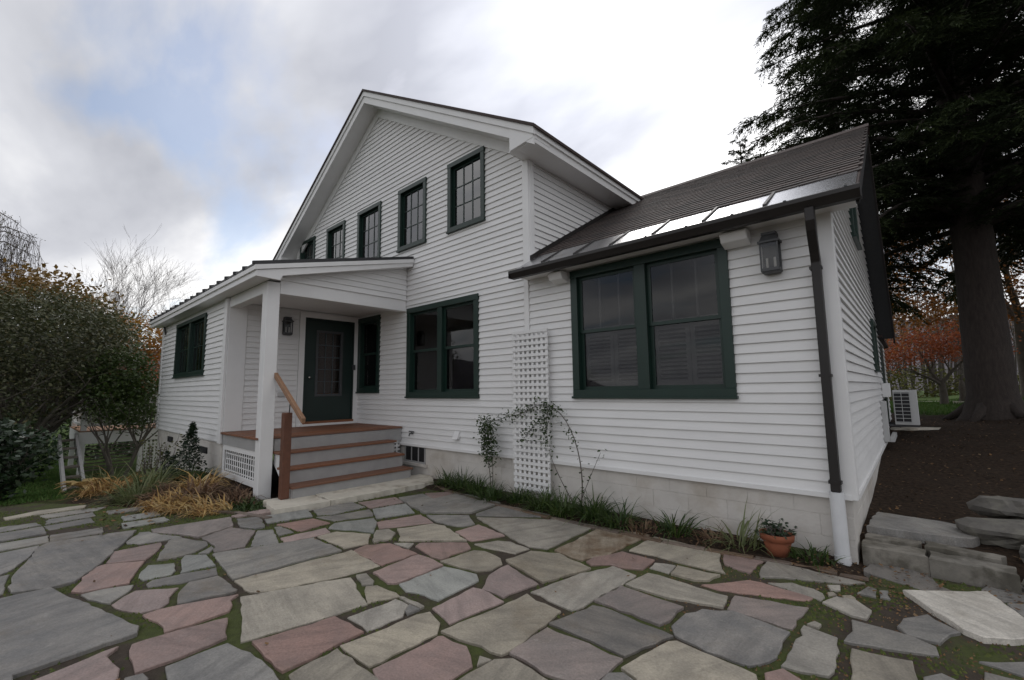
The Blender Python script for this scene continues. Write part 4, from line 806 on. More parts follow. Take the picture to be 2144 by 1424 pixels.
m = MB(); wb(m, f, a-.11, a-.001, DZ, z1, 0, .03); wb(m, f, b+.001, b+.11, DZ, z1, 0, .03); wb(m, f, a-.11, b+.11, z1+.001, z1+.11, 0, .032); m.build('door_casing', 'trim_paint', house)
m = MB(); wb(m, f, a, b, .905, .948, -.1, .07); m.build('threshold', 'deck_wood', door)
m = MB(); wb(m, f, a-.06, b+.04, .862, .904, -.0, .10); m.build('sill', 'trim_paint', door)
m = MB(); m.tube([f(a+.11, 1.82, -.01), f(a+.11, 1.82, .035)], .012, 10); m.tube([f(a+.11, 1.82, .03), f(a+.11, 1.82, .045), f(a+.11, 1.82, .065)], [.018, .03, .012], 12); m.build('door_knob', 'brass_knob', door, smooth=True)
m = MB(); wb(m, f, -.19+.02, -.10, 1.99, 2.10, .034, .06); m.build('door_bell', 'pewter', house, bevel=.004)
m = MB(); wb(m, f, -1.66, -1.47, 1.45, 1.53, .022, .05); m.build('outlet_cover', 'ac_paint', house, bevel=.004)
# faucet, vent hood, side boxes
m = MB(); m.tube([(-6.97, .0, .745), (-6.97, -.09, .745), (-6.97, -.10, .70)], [.014, .014, .012], 8); m.tube([(-7.04, -.05, .78), (-6.90, -.05, .78)], .012, 8); m.tube([(-6.97, -.05, .745), (-6.97, -.05, .78)], .008, 6); m.build('outdoor_tap', 'pewter', house)
m = MB(); m.hexa([(-5.78, -.10, .72), (-5.66, -.10, .72), (-5.66, -.02, .72), (-5.78, -.02, .72), (-5.78, -.03, .85), (-5.66, -.03, .85), (-5.66, -.02, .85), (-5.78, -.02, .85)]); m.build('vent_hood', 'trim_paint', house, bevel=.004)
m = MB(); wb(m, east(WX1), 5.6, 5.8, 1.3, 1.55, .02, .14); m.build('electric_box', 'trim_paint', house, bevel=.008)
m = MB(); wb(m, east(WX1), 4.75, 4.85, .58, 1.25, .02, .10); wb(m, east(WX1), 4.75, 5.9, .58, .66, .10, .16); m.build('cable_trunking', 'ac_paint', house, bevel=.006)
m = MB(); m.tube([(-10.55+.0, -2.6, 3.2), (-10.55, -2.56, 3.0)], .02, 6); m.v = [(x-3.3, y, z) for x, y, z in m.v]; m.build('wall_bracket', 'black_metal', house)

# ================================================================ FITTINGS ON THE WALLS
def lantern(f, s, z0, wd, ht, label):
    root = empty('wall_lantern', f(s, z0, 0), label, 'lantern', 'wall lanterns'); d0, d1 = .025, .155; h = wd/2
    m = MB(); wb(m, f, s-h*.8, s+h*.8, z0-.01, z0+ht*.98, .02, .034); m.build('back_plate', 'pewter', root)
    zb, zt = z0+.035, z0+ht*.72
    m = MB(); wb(m, f, s-h, s+h, z0, z0+.035, d0, d1); wb(m, f, s-h*.9, s+h*.9, z0-.012, z0, d0+.01, d1-.01); m.build('base', 'pewter', root, bevel=.003)
    for sx in (-1, 1):
        for dd in (d0+.012, d1-.008): m = MB(); wb(m, f, s+sx*(h-.007)-.007, s+sx*(h-.007)+.007, zb, zt, dd-.007, dd+.007); m.build('cage_bar', 'pewter', root)
    m = MB(); wb(m, f, s-h-.012, s+h+.012, zt, zt+.022, d0, d1+.012); P = [f(s-h, zt+.022, d0), f(s+h, zt+.022, d0), f(s+h, zt+.022, d1), f(s-h, zt+.022, d1), f(s-h*.72, z0+ht*.93, d0), f(s+h*.72, z0+ht*.93, d0), f(s+h*.72, z0+ht*.93, d1-.03), f(s-h*.72, z0+ht*.93, d1-.03)]
    m.hexa(P); wb(m, f, s-h*.78, s+h*.78, z0+ht*.93, z0+ht, d0, d1-.022); m.build('cap', 'pewter', root, bevel=.002)
    m = MB(); wb(m, f, s-h+.014, s+h-.014, zb, zt, d1-.010, d1-.007); m.build('glass_pane', 'lantern_glass', root)
    for sx in (-.4, .4): m = MB(); p = Vector(f(s+sx*h, zb, .085)); m.tube([p, p+Vector((0, 0, .11))], .011, 8); m.build('candle', 'candle', root)
lantern(fm, -.96, 2.64, .165, .40, 'pewter wall lantern with two candles on the wing beside the downspout')
lantern(east(AXC), -1.55, 2.64, .15, .34, 'dark wall lantern inside the porch next to the green door')
for x0, x1, lab in ((-1.385, -1.13, 'white floodlight box under the gutter by the wall lantern'), (-3.62, -3.40, 'white floodlight box under the gutter end above the trellis')):
    root = empty('floodlight', ((x0+x1)/2, -.15, 2.95), lab, 'floodlight', 'floodlights under the wing eave')
    m = MB(); m.prism([(x0, -.06, 2.96), (x0, -.20, 3.00), (x0, -.24, 3.085), (x0, -.20, 3.108), (x0, -.06, 3.108)], (x1-x0, 0, 0)); m.build('housing', 'trim_paint', root, bevel=.008)
    m = MB(); m.box(x0+.06, x1-.06, -.06, -.02, 2.99, 3.09); m.build('mount', 'trim_paint', root)
# trellis
tr = empty('trellis', (-4.07, -.06, .1), 'tall white lattice trellis standing against the wall between the two windows', 'trellis')
tx0, tx1, tz0, tz1 = -4.39, -3.755, .10, 2.37
nv, nh = 8, 27
for k in range(nv): m = MB(); x = tx0+.018+(tx1-tx0-.036)*k/(nv-1); m.box(x-.021, x+.021, -.092, -.078, tz0+random.uniform(0, .02), tz1+random.uniform(-.02, .01)); m.build('slat', 'trim_paint', tr)
for k in range(nh): m = MB(); z = tz0+.06+(tz1-tz0-.08)*k/(nh-1)+random.uniform(-.002, .002); m.box(tx0-random.uniform(0, .02), tx1+random.uniform(0, .02), -.108, -.094, z-.021, z+.021); m.build('slat', 'trim_paint', tr)
# heat pump
ac = empty('heat_pump', (-.16, 5.9, .6), 'grey outdoor heat pump unit beside the wing', 'air conditioner')
m = MB(); m.box(-.335, .0, 5.75, 6.5, .80, 1.42); m.build('casing', 'ac_paint', ac, bevel=.01)
m = MB(); m.box(-.325, -.10, 5.742, 5.749, .85, 1.38); gr_ = m.build('coil', 'grille', ac)
m = MB()
for k in range(9): z = .855+k*.064; m.box(-.325, -.10, 5.730, 5.741, z-.004, z+.004)
for x in (-.32, -.215, -.105): m.box(x-.004, x+.004, 5.726, 5.7295, .85, 1.38)
m.build('guard_grid', 'ac_paint', ac)
m = MB(); m.box(-.485, -.01, 5.80, 5.84, .765, .80); m.build('bracket', 'pewter', ac); m = MB(); m.box(-.485, -.01, 6.4, 6.44, .765, .80); m.build('bracket', 'pewter', ac)
# ================================================================ STONEWORK
def slab(name, P, z0, z1, mat, label, cat, group=None):
    o = flagstone(P, mat, z1, None, th_=z1-z0, name=name, jit=.011, seg=.06, tilt=.01); return tag(o, label, cat, group)
slab('entry_slab', [(-6.83, -2.58), (-6.12, -2.70), (-6.04, -2.02), (-6.75, -2.0)], -.03, .058, 'limestone', 'pale stone slab under the newel post at the foot of the porch steps', 'stone slab')
slab('entry_slab', [(-6.745, -1.99), (-6.035, -2.005), (-5.96, -.32), (-6.45, .0), (-6.7, -.05)], -.03, .056, 'limestone', 'long pale stone slab in front of the porch steps beside the basement window', 'stone slab')
slab('step_block', [(-.47, .06), (-.05, .07), (-.05, .29), (-.47, .28)], -.06, .125, 'curb', 'rough stone step block beside the white drain pipe', 'stone step')
slab('step_block', [(-.04, .05), (.44, -.02), (.45, .2), (-.04, .28)], -.06, .13, 'curb', 'rough stone step block at the foot of the rock pile', 'stone step')
slab('step_block', [(-.46, .30), (-.1, .31), (-.08, .46), (-.46, .44)], .0, .15, 'curb', 'thin stone strip behind the step block at the house corner', 'stone step')
slab('step_block', [(-.06, .31), (.38, .24), (.42, .38), (-.05, .47)], .0, .155, 'curb', 'thin stone strip between the step block and the earth path', 'stone step')
slab('step_slab', [(-.46, .50), (-.05, .55), (.25, .62), (.30, .86), (.12, 1.10), (-.42, 1.14)], .05, .20, 'stone_g', 'broad grey stepping slab at the corner of the house', 'stone slab')
def rock(c, r, mat, label, group):
    bm = bmesh.new(); bmesh.ops.create_icosphere(bm, subdivisions=3, radius=1)
    ph = [random.uniform(0, 6) for _ in range(6)]
    for v in bm.verts:
        p = v.co; k = 1+.16*math.sin(p.x*3+ph[0])+.13*math.sin(p.y*4+ph[1])+.11*math.sin(p.z*5+ph[2])+.06*math.sin(p.x*9+p.y*7+ph[3])+random.gauss(0, .018)
        q = p*k; q.z = max(-.75, min(.62, q.z)) + .08*q.x; v.co = Vector((q.x*r[0], q.y*r[1], q.z*r[2]))
    me = bpy.data.meshes.new('boulder'); bm.to_mesh(me); bm.free(); me.materials.append(MATS[mat])
    o = bpy.data.objects.new('boulder', me); link(o, None, c); o.rotation_euler.z = random.uniform(-.4, .4); return tag(o, label, 'rock', group)
for c, r, lab in [((.50, .85, .24), (.27, .24, .15), 'flat topped boulder beside the stepping slab'), ((.80, .55, .16), (.34, .26, .17), 'dark low boulder under the rock pile by the paving'),
                  ((.62, 1.30, .36), (.26, .22, .14), 'rounded boulder at the back of the rock pile'), ((.95, 1.0, .36), (.34, .3, .17), 'broad weathered boulder on top of the rock pile'), ((.74, .16, .07), (.26, .22, .16), 'small mossy boulder at the end of the stone steps')]:
    rock(c, r, 'rock', lab, 'boulders by the stone steps')
# edging strip along the front bed
prev = None
line = [(-.62, -.36), (-1.2, -.47), (-2.0, -.58), (-2.9, -.62), (-3.8, -.60), (-4.6, -.56), (-5.4, -.47), (-5.85, -.36)]
n = 0
for (x0, y0), (x1, y1) in zip(line, line[1:]):
    for k in range(2):
        a, b = k/2+.01, (k+1)/2-.01; d = Vector((x1-x0, y1-y0)); nr = Vector((-d.y, d.x)).normalized()*(.035)
        p, q = Vector((x0, y0))+d*a, Vector((x0, y0))+d*b
        flagstone([tuple(p-nr), tuple(q-nr), tuple(q+nr), tuple(p+nr)], 'stone_e', .012, patio, name='edging_brick', th_=.06)
line = [(-5.98, -2.80), (-6.6, -2.98), (-7.2, -3.33), (-7.8, -3.66)]
for (x0, y0), (x1, y1) in zip(line, line[1:]):
    d = Vector((x1-x0, y1-y0)); nr = Vector((-d.y, d.x)).normalized()*.03; p, q = Vector((x0, y0))+d*.01, Vector((x0, y0))+d*.99
    flagstone([tuple(p-nr), tuple(q-nr), tuple(q+nr), tuple(p+nr)], 'stone_e', .018, patio, name='edging_brick', th_=.07)

# ================================================================ PLANTS
def blades(name, c, n, h, spread, wid, droop, mat, label, cat='plant', group=None, stems=None, tin=(0, 1), fall=None, els=(35, 88)):
    """clump of strap leaves: every blade a curved strip of four pieces"""
    S = 4; V = []; F = []; T = []
    for i in range(n):
        a = random.uniform(0, 6.283); r0 = spread*.35*math.sqrt(random.random()); x, y = c[0]+r0*math.cos(a), c[1]+r0*math.sin(a); z = gz(x, y) if len(c) == 2 else c[2]
        if fall: a = random.gauss(fall, .8)
        else: a += random.gauss(0, .6)
        L_ = h*random.uniform(.55, 1.15); el = R(random.uniform(*els)); dr = droop*random.uniform(.4, 1.4); wv = wid*random.uniform(.6, 1.3); b = len(V); p = Vector((x, y, z-.01)); tw = random.gauss(0, .3)
        for k in range(S+1):
            f_ = k/S; wdt = wv*(1-f_**2.2)*(.7+.3*math.sin(math.pi*min(1, f_+.3)))+.0006; sd = Vector((-math.sin(a+tw), math.cos(a+tw), .15*math.sin(tw*3)))
            V += [p-sd*wdt/2, p+sd*wdt/2]
            p = p + Vector((math.cos(a)*math.cos(el), math.sin(a)*math.cos(el), math.sin(el)))*L_/S; el -= dr/S
            gzz = (z if len(c) == 3 else gz(p.x, p.y))+.012
            if p.z < gzz: p.z = gzz+random.uniform(0, .02)
        F += [(b+2*k, b+2*k+1, b+2*k+3, b+2*k+2) for k in range(S)]; T += [tin[0]+(tin[1]-tin[0])*random.betavariate(2, 2)]*S
    org = (c[0], c[1], gz(c[0], c[1]) if len(c) == 2 else c[2])
    o = cards(name, np.array([tuple(v) for v in V]), np.array(F), np.array(T), mat, None, org); return tag(o, label, cat, group)
def leafcards(P, size, T=None, up=.3, asp=.55, droop=0):
    """rhombic leaves at points P with random facing"""
    n = len(P); d = rng.normal(size=(n, 3)); d[:, 2] = d[:, 2]*.6-droop; d /= np.linalg.norm(d, axis=1)[:, None]
    nn_ = rng.normal(size=(n, 3)); nn_[:, 2] += up*3; s = np.cross(d, nn_); s /= np.linalg.norm(s, axis=1)[:, None]+1e-9
    sz = (size*rng.uniform(.6, 1.3, n))[:, None]
    V = np.stack([P, P+d*sz*.5+s*sz*asp*.5, P+d*sz, P+d*sz*.45-s*sz*asp*.5], 1).reshape(-1, 3); F = np.arange(4*n).reshape(n, 4)
    return V, F, (rng.beta(2, 2, n) if T is None else T)
# yellowing daylilies and irises in the bed by the entrance
LB = 'plants in the entrance bed'
for c, n, h, mt, lab, kw in [
    ((-6.95, -3.12), 170, .36, 'yellow_blade', 'golden flopped daylily clump by the edging beside the pale slab', dict(fall=-2.2)), ((-7.35, -3.33), 190, .38, 'yellow_blade', 'bright yellow daylily clump spilling over the path edging', dict(fall=-2.3)),
    ((-7.7, -3.5), 150, .36, 'yellow_blade', 'straw yellow daylily clump at the bend of the path edging', dict(fall=-2.4)), ((-7.75, -3.1), 120, .4, 'brown_blade', 'withered brown daylily clump behind the yellow ones', {}),
    ((-8.2, -3.45), 150, .42, 'brown_blade', 'pale brown collapsed leaf clump in the middle of the bed', dict(fall=-2.6)), ((-8.3, -2.95), 90, .45, 'yellow_blade', 'yellow and brown leaf clump below the foundation vent', {}),
    ((-8.75, -3.65), 120, .5, 'grey_blade', 'grey green iris fan at the path end of the bed', dict(tin=(.2, 1))), ((-9.3, -3.4), 90, .55, 'grey_blade', 'tall grey green iris clump below the addition window', dict(tin=(.2, 1))),
    ((-10.2, -3.7), 90, .5, 'yellow_blade', 'rusty orange leaf clump near the deck stairs', dict(tin=(0, .6))), ((-9.9, -3.95), 80, .42, 'yellow_blade', 'orange brown leaf clump at the far end of the path', dict(tin=(0, .7))),
    ((-7.35, -2.75), 110, .3, 'brown_blade', 'dry brown clump beneath the porch lattice', {}), ((-6.7, -2.85), 90, .2, 'green_blade', 'low green weeds beside the pale entry slab', {}), ((-7.0, -2.72), 90, .22, 'green_blade', 'low green plant at the foot of the porch post', {}),
    ((-9.2, -2.9), 80, .4, 'green_blade', 'green leafy clump under the lattice corner', {}), ((-11.2, -3.8), 80, .55, 'grey_blade', 'grey green leaf clump in front of the deck stairs', {})]:
    blades('daylily_clump' if 'daylily' in lab else 'leaf_clump', c, int(n*1.7), h*1.15, .62, .021, 3.1 if mt != 'grey_blade' else 1.4, mt, lab, group=LB, els=(15, 80), **kw)
# hosta with broad yellow leaves
def broad(name, c, n, L_, mat, label):
    V, F, T = [], [], []
    for i in range(n):
        a = i*2.4+random.gauss(0, .3); el = R(random.uniform(15, 60)); p = Vector((*c, gz(*c)+.02)); b = len(V); lw = L_*.38
        for k in range(5):
            f_ = k/4; wv = lw*math.sin(math.pi*min(.97, .08+f_*.92)); sd = Vector((-math.sin(a), math.cos(a), 0))
            V += [p-sd*wv/2+Vector((0, 0, .02*wv)), p-Vector((0, 0, .04*wv)), p+sd*wv/2]; p = p+Vector((math.cos(a)*math.cos(el), math.sin(a)*math.cos(el), math.sin(el)))*L_/4; el -= .4
        for k in range(4):
            for j in range(2): F.append((b+3*k+j, b+3*k+j+1, b+3*k+4+j, b+3*k+3+j)); T.append(random.uniform(.5, .8))
    return tag(cards(name, np.array([tuple(v) for v in V]), np.array(F), np.array(T), mat, None, (*c, gz(*c))), label, 'plant', LB)
broad('hosta', (-11.0, -4.0), 13, .5, 'yellow_blade', 'broad leaved golden hosta beside the deck stairs')
# small dark evergreens and seedy stems by the addition foundation
def stemplant(name, c, h, n, leafs, size, mat, label, cone=False, spread=.1, cat='plant', group=None, tin=None, wood='twig'):
    z0 = gz(*c) if len(c) == 2 else c[2]; root = empty(name, (c[0], c[1], z0), label, cat, group); m = MB(); P = []
    for i in range(n):
        a = random.uniform(0, 6.28); hh = h*random.uniform(.6, 1.05) if n > 1 else h; tip = Vector((c[0]+spread*math.cos(a)*random.random()*1.5, c[1]+spread*math.sin(a)*random.random()*1.5, z0+hh)); b = Vector((c[0]+spread*.3*math.cos(a), c[1]+spread*.3*math.sin(a), z0-.02)); mid = (b+tip)/2+Vector((random.gauss(0, .03), random.gauss(0, .03), 0))
        m.tube([b, mid, tip], [.006+h*.004, .005+h*.002, .002], 5)
        for k in range(leafs):
            f_ = random.uniform(.12, 1); q = b.lerp(mid, f_*2) if f_ < .5 else mid.lerp(tip, f_*2-1)
            rr = (h*.32*(1.05-f_)) if cone else spread*.45
            a2 = random.uniform(0, 6.28); r_ = rr*math.sqrt(random.random()); P.append((q.x+r_*math.cos(a2), q.y+r_*math.sin(a2), q.z+random.gauss(0, .02)))
    m.build('stem', wood, root)
    V, F, T = leafcards(np.array(P), size); T = T if tin is None else tin[0]+(tin[1]-tin[0])*T
    cards('foliage', V, F, T, mat, root, (c[0], c[1], z0)); return root
stemplant('dwarf_spruce', (-9.45, -2.85), .92, 1, 1500, .05, 'gloss_leaf', 'small dark conical evergreen beside the porch lattice', cone=True, cat='shrub', tin=(0, .4))
stemplant('dwarf_spruce', (-10.2, -2.95), .5, 2, 260, .05, 'gloss_leaf', 'low dark evergreen below the right foundation vent', cone=True, cat='shrub', tin=(0, .4))
for c, h, lab in [((-10.9, -2.95), .8, 'tall seedy flower stems against the white foundation'), ((-11.9, -2.95), .85, 'grey green flower stems near the left foundation vent'), ((-12.8, -3.0), .9, 'leafy flower stems at the corner of the addition')]:
    stemplant('perennial_stems', c, h, 6, 26, .05, 'olive_leaf', lab, spread=.2, group=LB)
# bed along the front wall
WB = 'plants in the bed along the front wall'
for c, n, h, mt, lab, kw in [
    ((-5.75, -.22), 70, .3, 'green_blade', 'dark green clump at the end of the long entry slab', {}), ((-5.35, -.26), 80, .36, 'green_blade', 'dark green strap leaf clump below the vent hood', {}), ((-4.95, -.3), 90, .3, 'green_blade', 'dark green clump left of the bushy rose shoot', {}),
    ((-4.55, -.42), 110, .24, 'green_blade', 'low grassy clump in front of the trellis foot', {}), ((-4.15, -.3), 90, .26, 'green_blade', 'dark leafy clump under the trellis', {}), ((-3.7, -.34), 120, .3, 'green_blade', 'bright green strap leaf clump right of the trellis', dict(tin=(.3, 1))),
    ((-3.35, -.38), 110, .3, 'green_blade', 'yellow green daylily clump at the rose canes', dict(tin=(.4, 1))), ((-2.95, -.3), 100, .36, 'green_blade', 'dark green clump in front of the pale foundation', {}), ((-2.6, -.36), 80, .3, 'green_blade', 'spiky dark green clump below the wide window', {}),
    ((-2.0, -.28), 60, .3, 'green_blade', 'thin upright green clump below the window mullion', {}), ((-1.62, -.3), 36, .2, 'brown_blade', 'wispy brown seed clump between green clumps', {}), ((-1.36, -.28), 34, .42, 'grey_blade', 'upright iris leaves left of the flower pot', dict(tin=(.3, 1))),
    ((-.80, -.24), 50, .16, 'green_blade', 'low weeds between flower pot and drain pipe', {}), ((-2.3, -.42), 40, .16, 'brown_blade', 'dry brown leaves at the bed edging', {})]:
    blades('strap_leaf_clump', c, int(n*1.5), h*1.15, .42, .015, 1.7, mt, lab, group=WB, els=(25, 88), **kw)
# climbing rose on the trellis
rose = empty('climbing_rose', (-3.25, -.2, .03), 'sparse climbing rose arching from the bed across the trellis', 'plant')
def bez(p, n=14):
    p = [Vector(q) for q in p]; o = []
    for i in range(n+1):
        t = i/n; q = p[:]
        while len(q) > 1: q = [a.lerp(b, t) for a, b in zip(q, q[1:])]
        o.append(q[0])
    return o
canes = [bez([(-3.22, -.2, .0), (-3.0, -.26, .7), (-3.45, -.16, 1.55), (-4.05, -.12, 1.25)]), bez([(-4.05, -.12, 1.25), (-4.3, -.12, 1.12), (-4.7, -.14, 1.12), (-4.95, -.16, .98)], 8), bez([(-3.24, -.2, .0), (-3.5, -.22, .35), (-3.65, -.2, .6), (-3.72, -.16, .72)], 6), bez([(-3.25, -.2, .0), (-3.1, -.25, .35), (-2.95, -.22, .62), (-2.9, -.2, .75)], 6),
         bez([(-3.6, -.15, 1.27), (-3.8, -.16, 1.2), (-4.0, -.18, 1.0), (-4.1, -.2, .85)], 6), bez([(-3.7, -.15, 1.27), (-3.75, -.2, 1.1), (-3.7, -.22, .95), (-3.66, -.24, .8)], 6), bez([(-4.75, -.2, .0), (-4.78, -.22, .4), (-4.85, -.2, .7), (-4.9, -.2, 1.0)], 8), bez([(-4.75, -.2, .0), (-4.7, -.2, .4), (-4.75, -.2, .7), (-4.78, -.2, .95)], 8)]
m = MB(); P = []
for i, c in enumerate(canes):
    r0 = [.0085, .006, .007, .005, .004, .004, .007, .006][i]; m.tube(c, [r0*(1-.6*k/(len(c)-1)) for k in range(len(c))], 6)
m.build('canes', 'green_leaf' if 0 else 'grey_bark', rose, smooth=True)
for i, c in enumerate(canes):
    for k, p in enumerate(c):
        dens = (7 if i in (1, 4, 5) else 4 if (i == 0 and k > 5) else 1) if i < 6 else (0 if p.z < .45 else 26)
        for q in range(int(dens*4)) if dens >= 1 else ([0, 1] if random.random() < .4 else []):
            s = .05 if i < 6 else .07; P.append((p.x+random.gauss(0, s), p.y-abs(random.gauss(0, .035)), p.z+random.gauss(0, s)))
V, F, T = leafcards(np.array(P), .042); cards('foliage', V, F, T, 'green_leaf', rose, (-3.25, -.2, .03))
# flower pot
pc = (-1.05, -.28, gz(-1.05, -.28)-.005)
pot = empty('flower_pot', pc, 'terracotta flower pot in the bed beside the drain pipe', 'flower pot')
m = MB(); m.lathe(pc, [(.085, 0), (.10, .06), (.118, .135)], 28); m.build('body', 'terracotta', pot, smooth=True)
m = MB(); m.lathe(pc, [(.119, .128), (.135, .130), (.140, .185), (.128, .188), (.122, .165)], 28); m.build('rim', 'terracotta', pot, smooth=True)
m = MB(); m.lathe(pc, [(.1, .14), (.121, .166)], 24); m.build('potting_soil', 'soil', pot)
stemplant('potted_plant', (pc[0], pc[1], pc[2]+.168), .11, 16, 16, .04, 'gloss_leaf', 'dark green bedding plant growing in the terracotta pot', spread=.14, tin=(.1, .8))
# leaf litter
def litter(name, n, xr, yr_, label, size=.035):
    X = rng.uniform(*xr, n); Y = rng.uniform(*yr_, n); Z = th(X, Y); on = inpoly(X, Y, PA); Z = np.where(on, np.where(onstone(X, Y), .012, -.008), Z+.008)+rng.uniform(0, .006, n)
    a = rng.uniform(0, 6.28, n); sz = size*rng.uniform(.4, 1.3, n); d = np.stack([np.cos(a), np.sin(a), rng.normal(0, .25, n)], -1)*sz[:, None]; s = np.stack([-np.sin(a), np.cos(a), rng.normal(0, .25, n)], -1)*sz[:, None]*.35; P = np.stack([X, Y, Z], -1)
    V = np.stack([P-d*.5, P+s, P+d*.5+np.array([0, 0, .004]), P-s], 1).reshape(-1, 3)
    return tag(cards(name, V, np.arange(4*n).reshape(n, 4), rng.beta(1.5, 1.8, n), 'litter', None, (float(X.mean()), float(Y.mean()), 0)), label, 'leaves', kind='stuff')
litter('fallen_leaves', 1700, (-.5, 3.2), (.1, 9), 'brown fallen leaves on the dark earth beside the wing')
litter('fallen_leaves', 520, (-.75, .7), (-.9, .06), 'brown fallen leaves below the stone steps', .03)
litter('fallen_leaves', 500, (-5.6, -.6), (-.55, -.05), 'brown fallen leaves in the bed along the front wall', .03)
litter('fallen_leaves', 70, (-8.5, .5), (-4.9, -.7), 'scattered small leaves lying on the paving', .028)
litter('fallen_leaves', 900, (-12, -6.7), (-4.3, -2.6), 'brown fallen leaves in the entrance bed', .05)
def pebbles(n, xr, yr_):
    X = rng.uniform(*xr, n); Y = rng.uniform(*yr_, n); k = ~onstone(X, Y) & inpoly(X, Y, PA); X, Y = X[k], Y[k]
    o = tufts('pebbles', X, Y, np.full(len(X), -.016), rng.uniform(.005, .012, len(X)), rng.uniform(.005, .011, len(X)), 'litter', k=6); return tag(o, 'small pebbles and grit lying in the open joints', 'pebbles', kind='stuff')
pebbles(2400, (-2.0, .7), (-2.4, -.3))
# grass
def grassfield(name, n, xr, yr_, h, label, cond=None):
    X = rng.uniform(*xr, n); Y = rng.uniform(*yr_, n)
    if cond is not None: k = cond(X, Y); X, Y = X[k], Y[k]
    n = len(X); Z = th(X, Y)-.005; a = rng.uniform(0, 6.28, n); hh = h*rng.uniform(.5, 1.3, n); wv = .006+hh*.06; ln = rng.normal(0, .5, (n, 2))*hh[:, None]
    P = np.stack([X, Y, Z], -1); s = np.stack([np.cos(a), np.sin(a), np.zeros(n)], -1)*wv[:, None]; t_ = P+np.stack([ln[:, 0], ln[:, 1], hh], -1)
    V = np.stack([P-s, P+s, t_], 1).reshape(-1, 3)
    return tag(cards(name, V, np.arange(3*n).reshape(n, 3), rng.beta(2, 2.5, n), 'grass', None, (float(X.mean()), float(Y.mean()), 0)), label, 'grass', kind='stuff')
grassfield('lawn_grass', 45000, (-20, -9.7), (-9, -3.9), .055, 'short green lawn grass beyond the paved path', lambda x, y: (x < -9.7+.3*np.sin(y*3)) & ~((x > -12.2) & (y > -4.35)))
grassfield('lawn_grass', 40000, (-2.2, 9), (10.8, 26), .09, 'lawn grass behind the big hemlock')

# ================================================================ TREES
def limb(m, p, d, L_, r, lev, tips, rnd, upb=.12, n=5, spread=.75, kids=(3, 4), minr=.004, wob=.22):
    pts = [p.copy()]; d = d.normalized(); q = p.copy(); rad = [r]; dirs = [d.copy()]
    for k in range(n):
        d = (d + Vector((rnd.gauss(0, wob), rnd.gauss(0, wob), rnd.gauss(0, wob)+upb))*.5).normalized(); q = q+d*L_/n; pts.append(q.copy()); rad.append(max(minr, r*(1-.62*(k+1)/n))); dirs.append(d.copy())
    m.tube(pts, rad, 8 if r > .1 else 5 if r > .02 else 3, caps=False)
    if lev == 0:
        tips += pts[1:]; return
    for i in range(rnd.randint(*kids)+1):
        k = rnd.randint(max(1, n//2), n); s = Vector((rnd.gauss(0, 1), rnd.gauss(0, 1), rnd.gauss(0, .6))).normalized(); dd = (dirs[k]+s*spread).normalized()
        limb(m, pts[k], dd, L_*rnd.uniform(.5, .78), max(minr, rad[k]*rnd.uniform(.55, .8)), lev-1, tips, rnd, upb, max(3, n-1), spread, kids, minr, wob)
def in_blobs(n, blobs, hollow=.35):
    w_ = np.array([b[3]*b[4]*b[5] for b in blobs]); ch = rng.choice(len(blobs), n, p=w_/w_.sum()); d = rng.normal(size=(n, 3)); d /= np.linalg.norm(d, axis=1)[:, None]
    r = (hollow+(1-hollow)*rng.random(n))**(1/2.2); B = np.array(blobs)[ch]; return B[:, :3]+d*r[:, None]*B[:, 3:6]
def cluster(C, per, sig):
    return np.repeat(C, per, 0)+rng.normal(0, 1, (len(C)*per, 3))*np.array(sig)
def tree(name, base, h, r, label, mat, leaf, nleaf, blobs=None, wood='grey_bark', lev=3, stems=1, lean=(0, 0), up=.12, group=None, per=14, sig=(.16, .16, .12), trunk=.35, spread=.75, seed=1, cat='tree', tin=(0, 1), topt=None, tipleaf=0, kids=(3, 4), droop=0):
    rnd = random.Random(seed); z0 = gz(*base); root = empty(name, (*base, z0), label, cat, group); m = MB(); tips = []
    for s in range(stems):
        a = 6.28*s/stems+rnd.random(); d = Vector((lean[0]+(.35*math.cos(a) if stems > 1 else 0), lean[1]+(.35*math.sin(a) if stems > 1 else 0), 1)).normalized(); b = Vector((base[0]+(.1*math.cos(a) if stems > 1 else 0), base[1]+(.1*math.sin(a) if stems > 1 else 0), z0-.1))
        e_ = b+d*h*trunk; m.tube([b, b.lerp(e_, .12), b.lerp(e_, .5)+Vector((rnd.gauss(0, .02*h*trunk), rnd.gauss(0, .02*h*trunk), 0)), e_], [r*1.5, r*1.08, r*.92, r*.8], 10, caps=False)
        for k in range(rnd.randint(3, 4)):
            g_ = 6.28*k/3.5+rnd.random(); limb(m, e_-d*h*trunk*.15*rnd.random(), d+Vector((math.cos(g_), math.sin(g_), .1))*spread, h*(1-trunk)*.52, r*.55, lev-1, tips, rnd, up, spread=spread, kids=kids)
    m.build('trunk', wood, root, fix=False, smooth=True)
    if nleaf:
        TP = np.array([tuple(t_) for t_ in tips])
        if blobs is not None: C = in_blobs(nleaf//per, blobs)
        else: C = TP[rng.integers(0, len(TP), nleaf//per)]
        if tipleaf and blobs is not None: C = np.concatenate([C, TP[rng.integers(0, len(TP), tipleaf//per)]])
        P = cluster(C, per, sig); V, F, T = leafcards(P, leaf, droop=droop); T = tin[0]+(tin[1]-tin[0])*T
        if topt is not None: T = np.clip(T+topt[1]*ss(P[:, 2], topt[0], topt[0]+topt[2]), 0, 1)
        cards('crown', V, F, T, mat, root, (*base, z0))
    return root
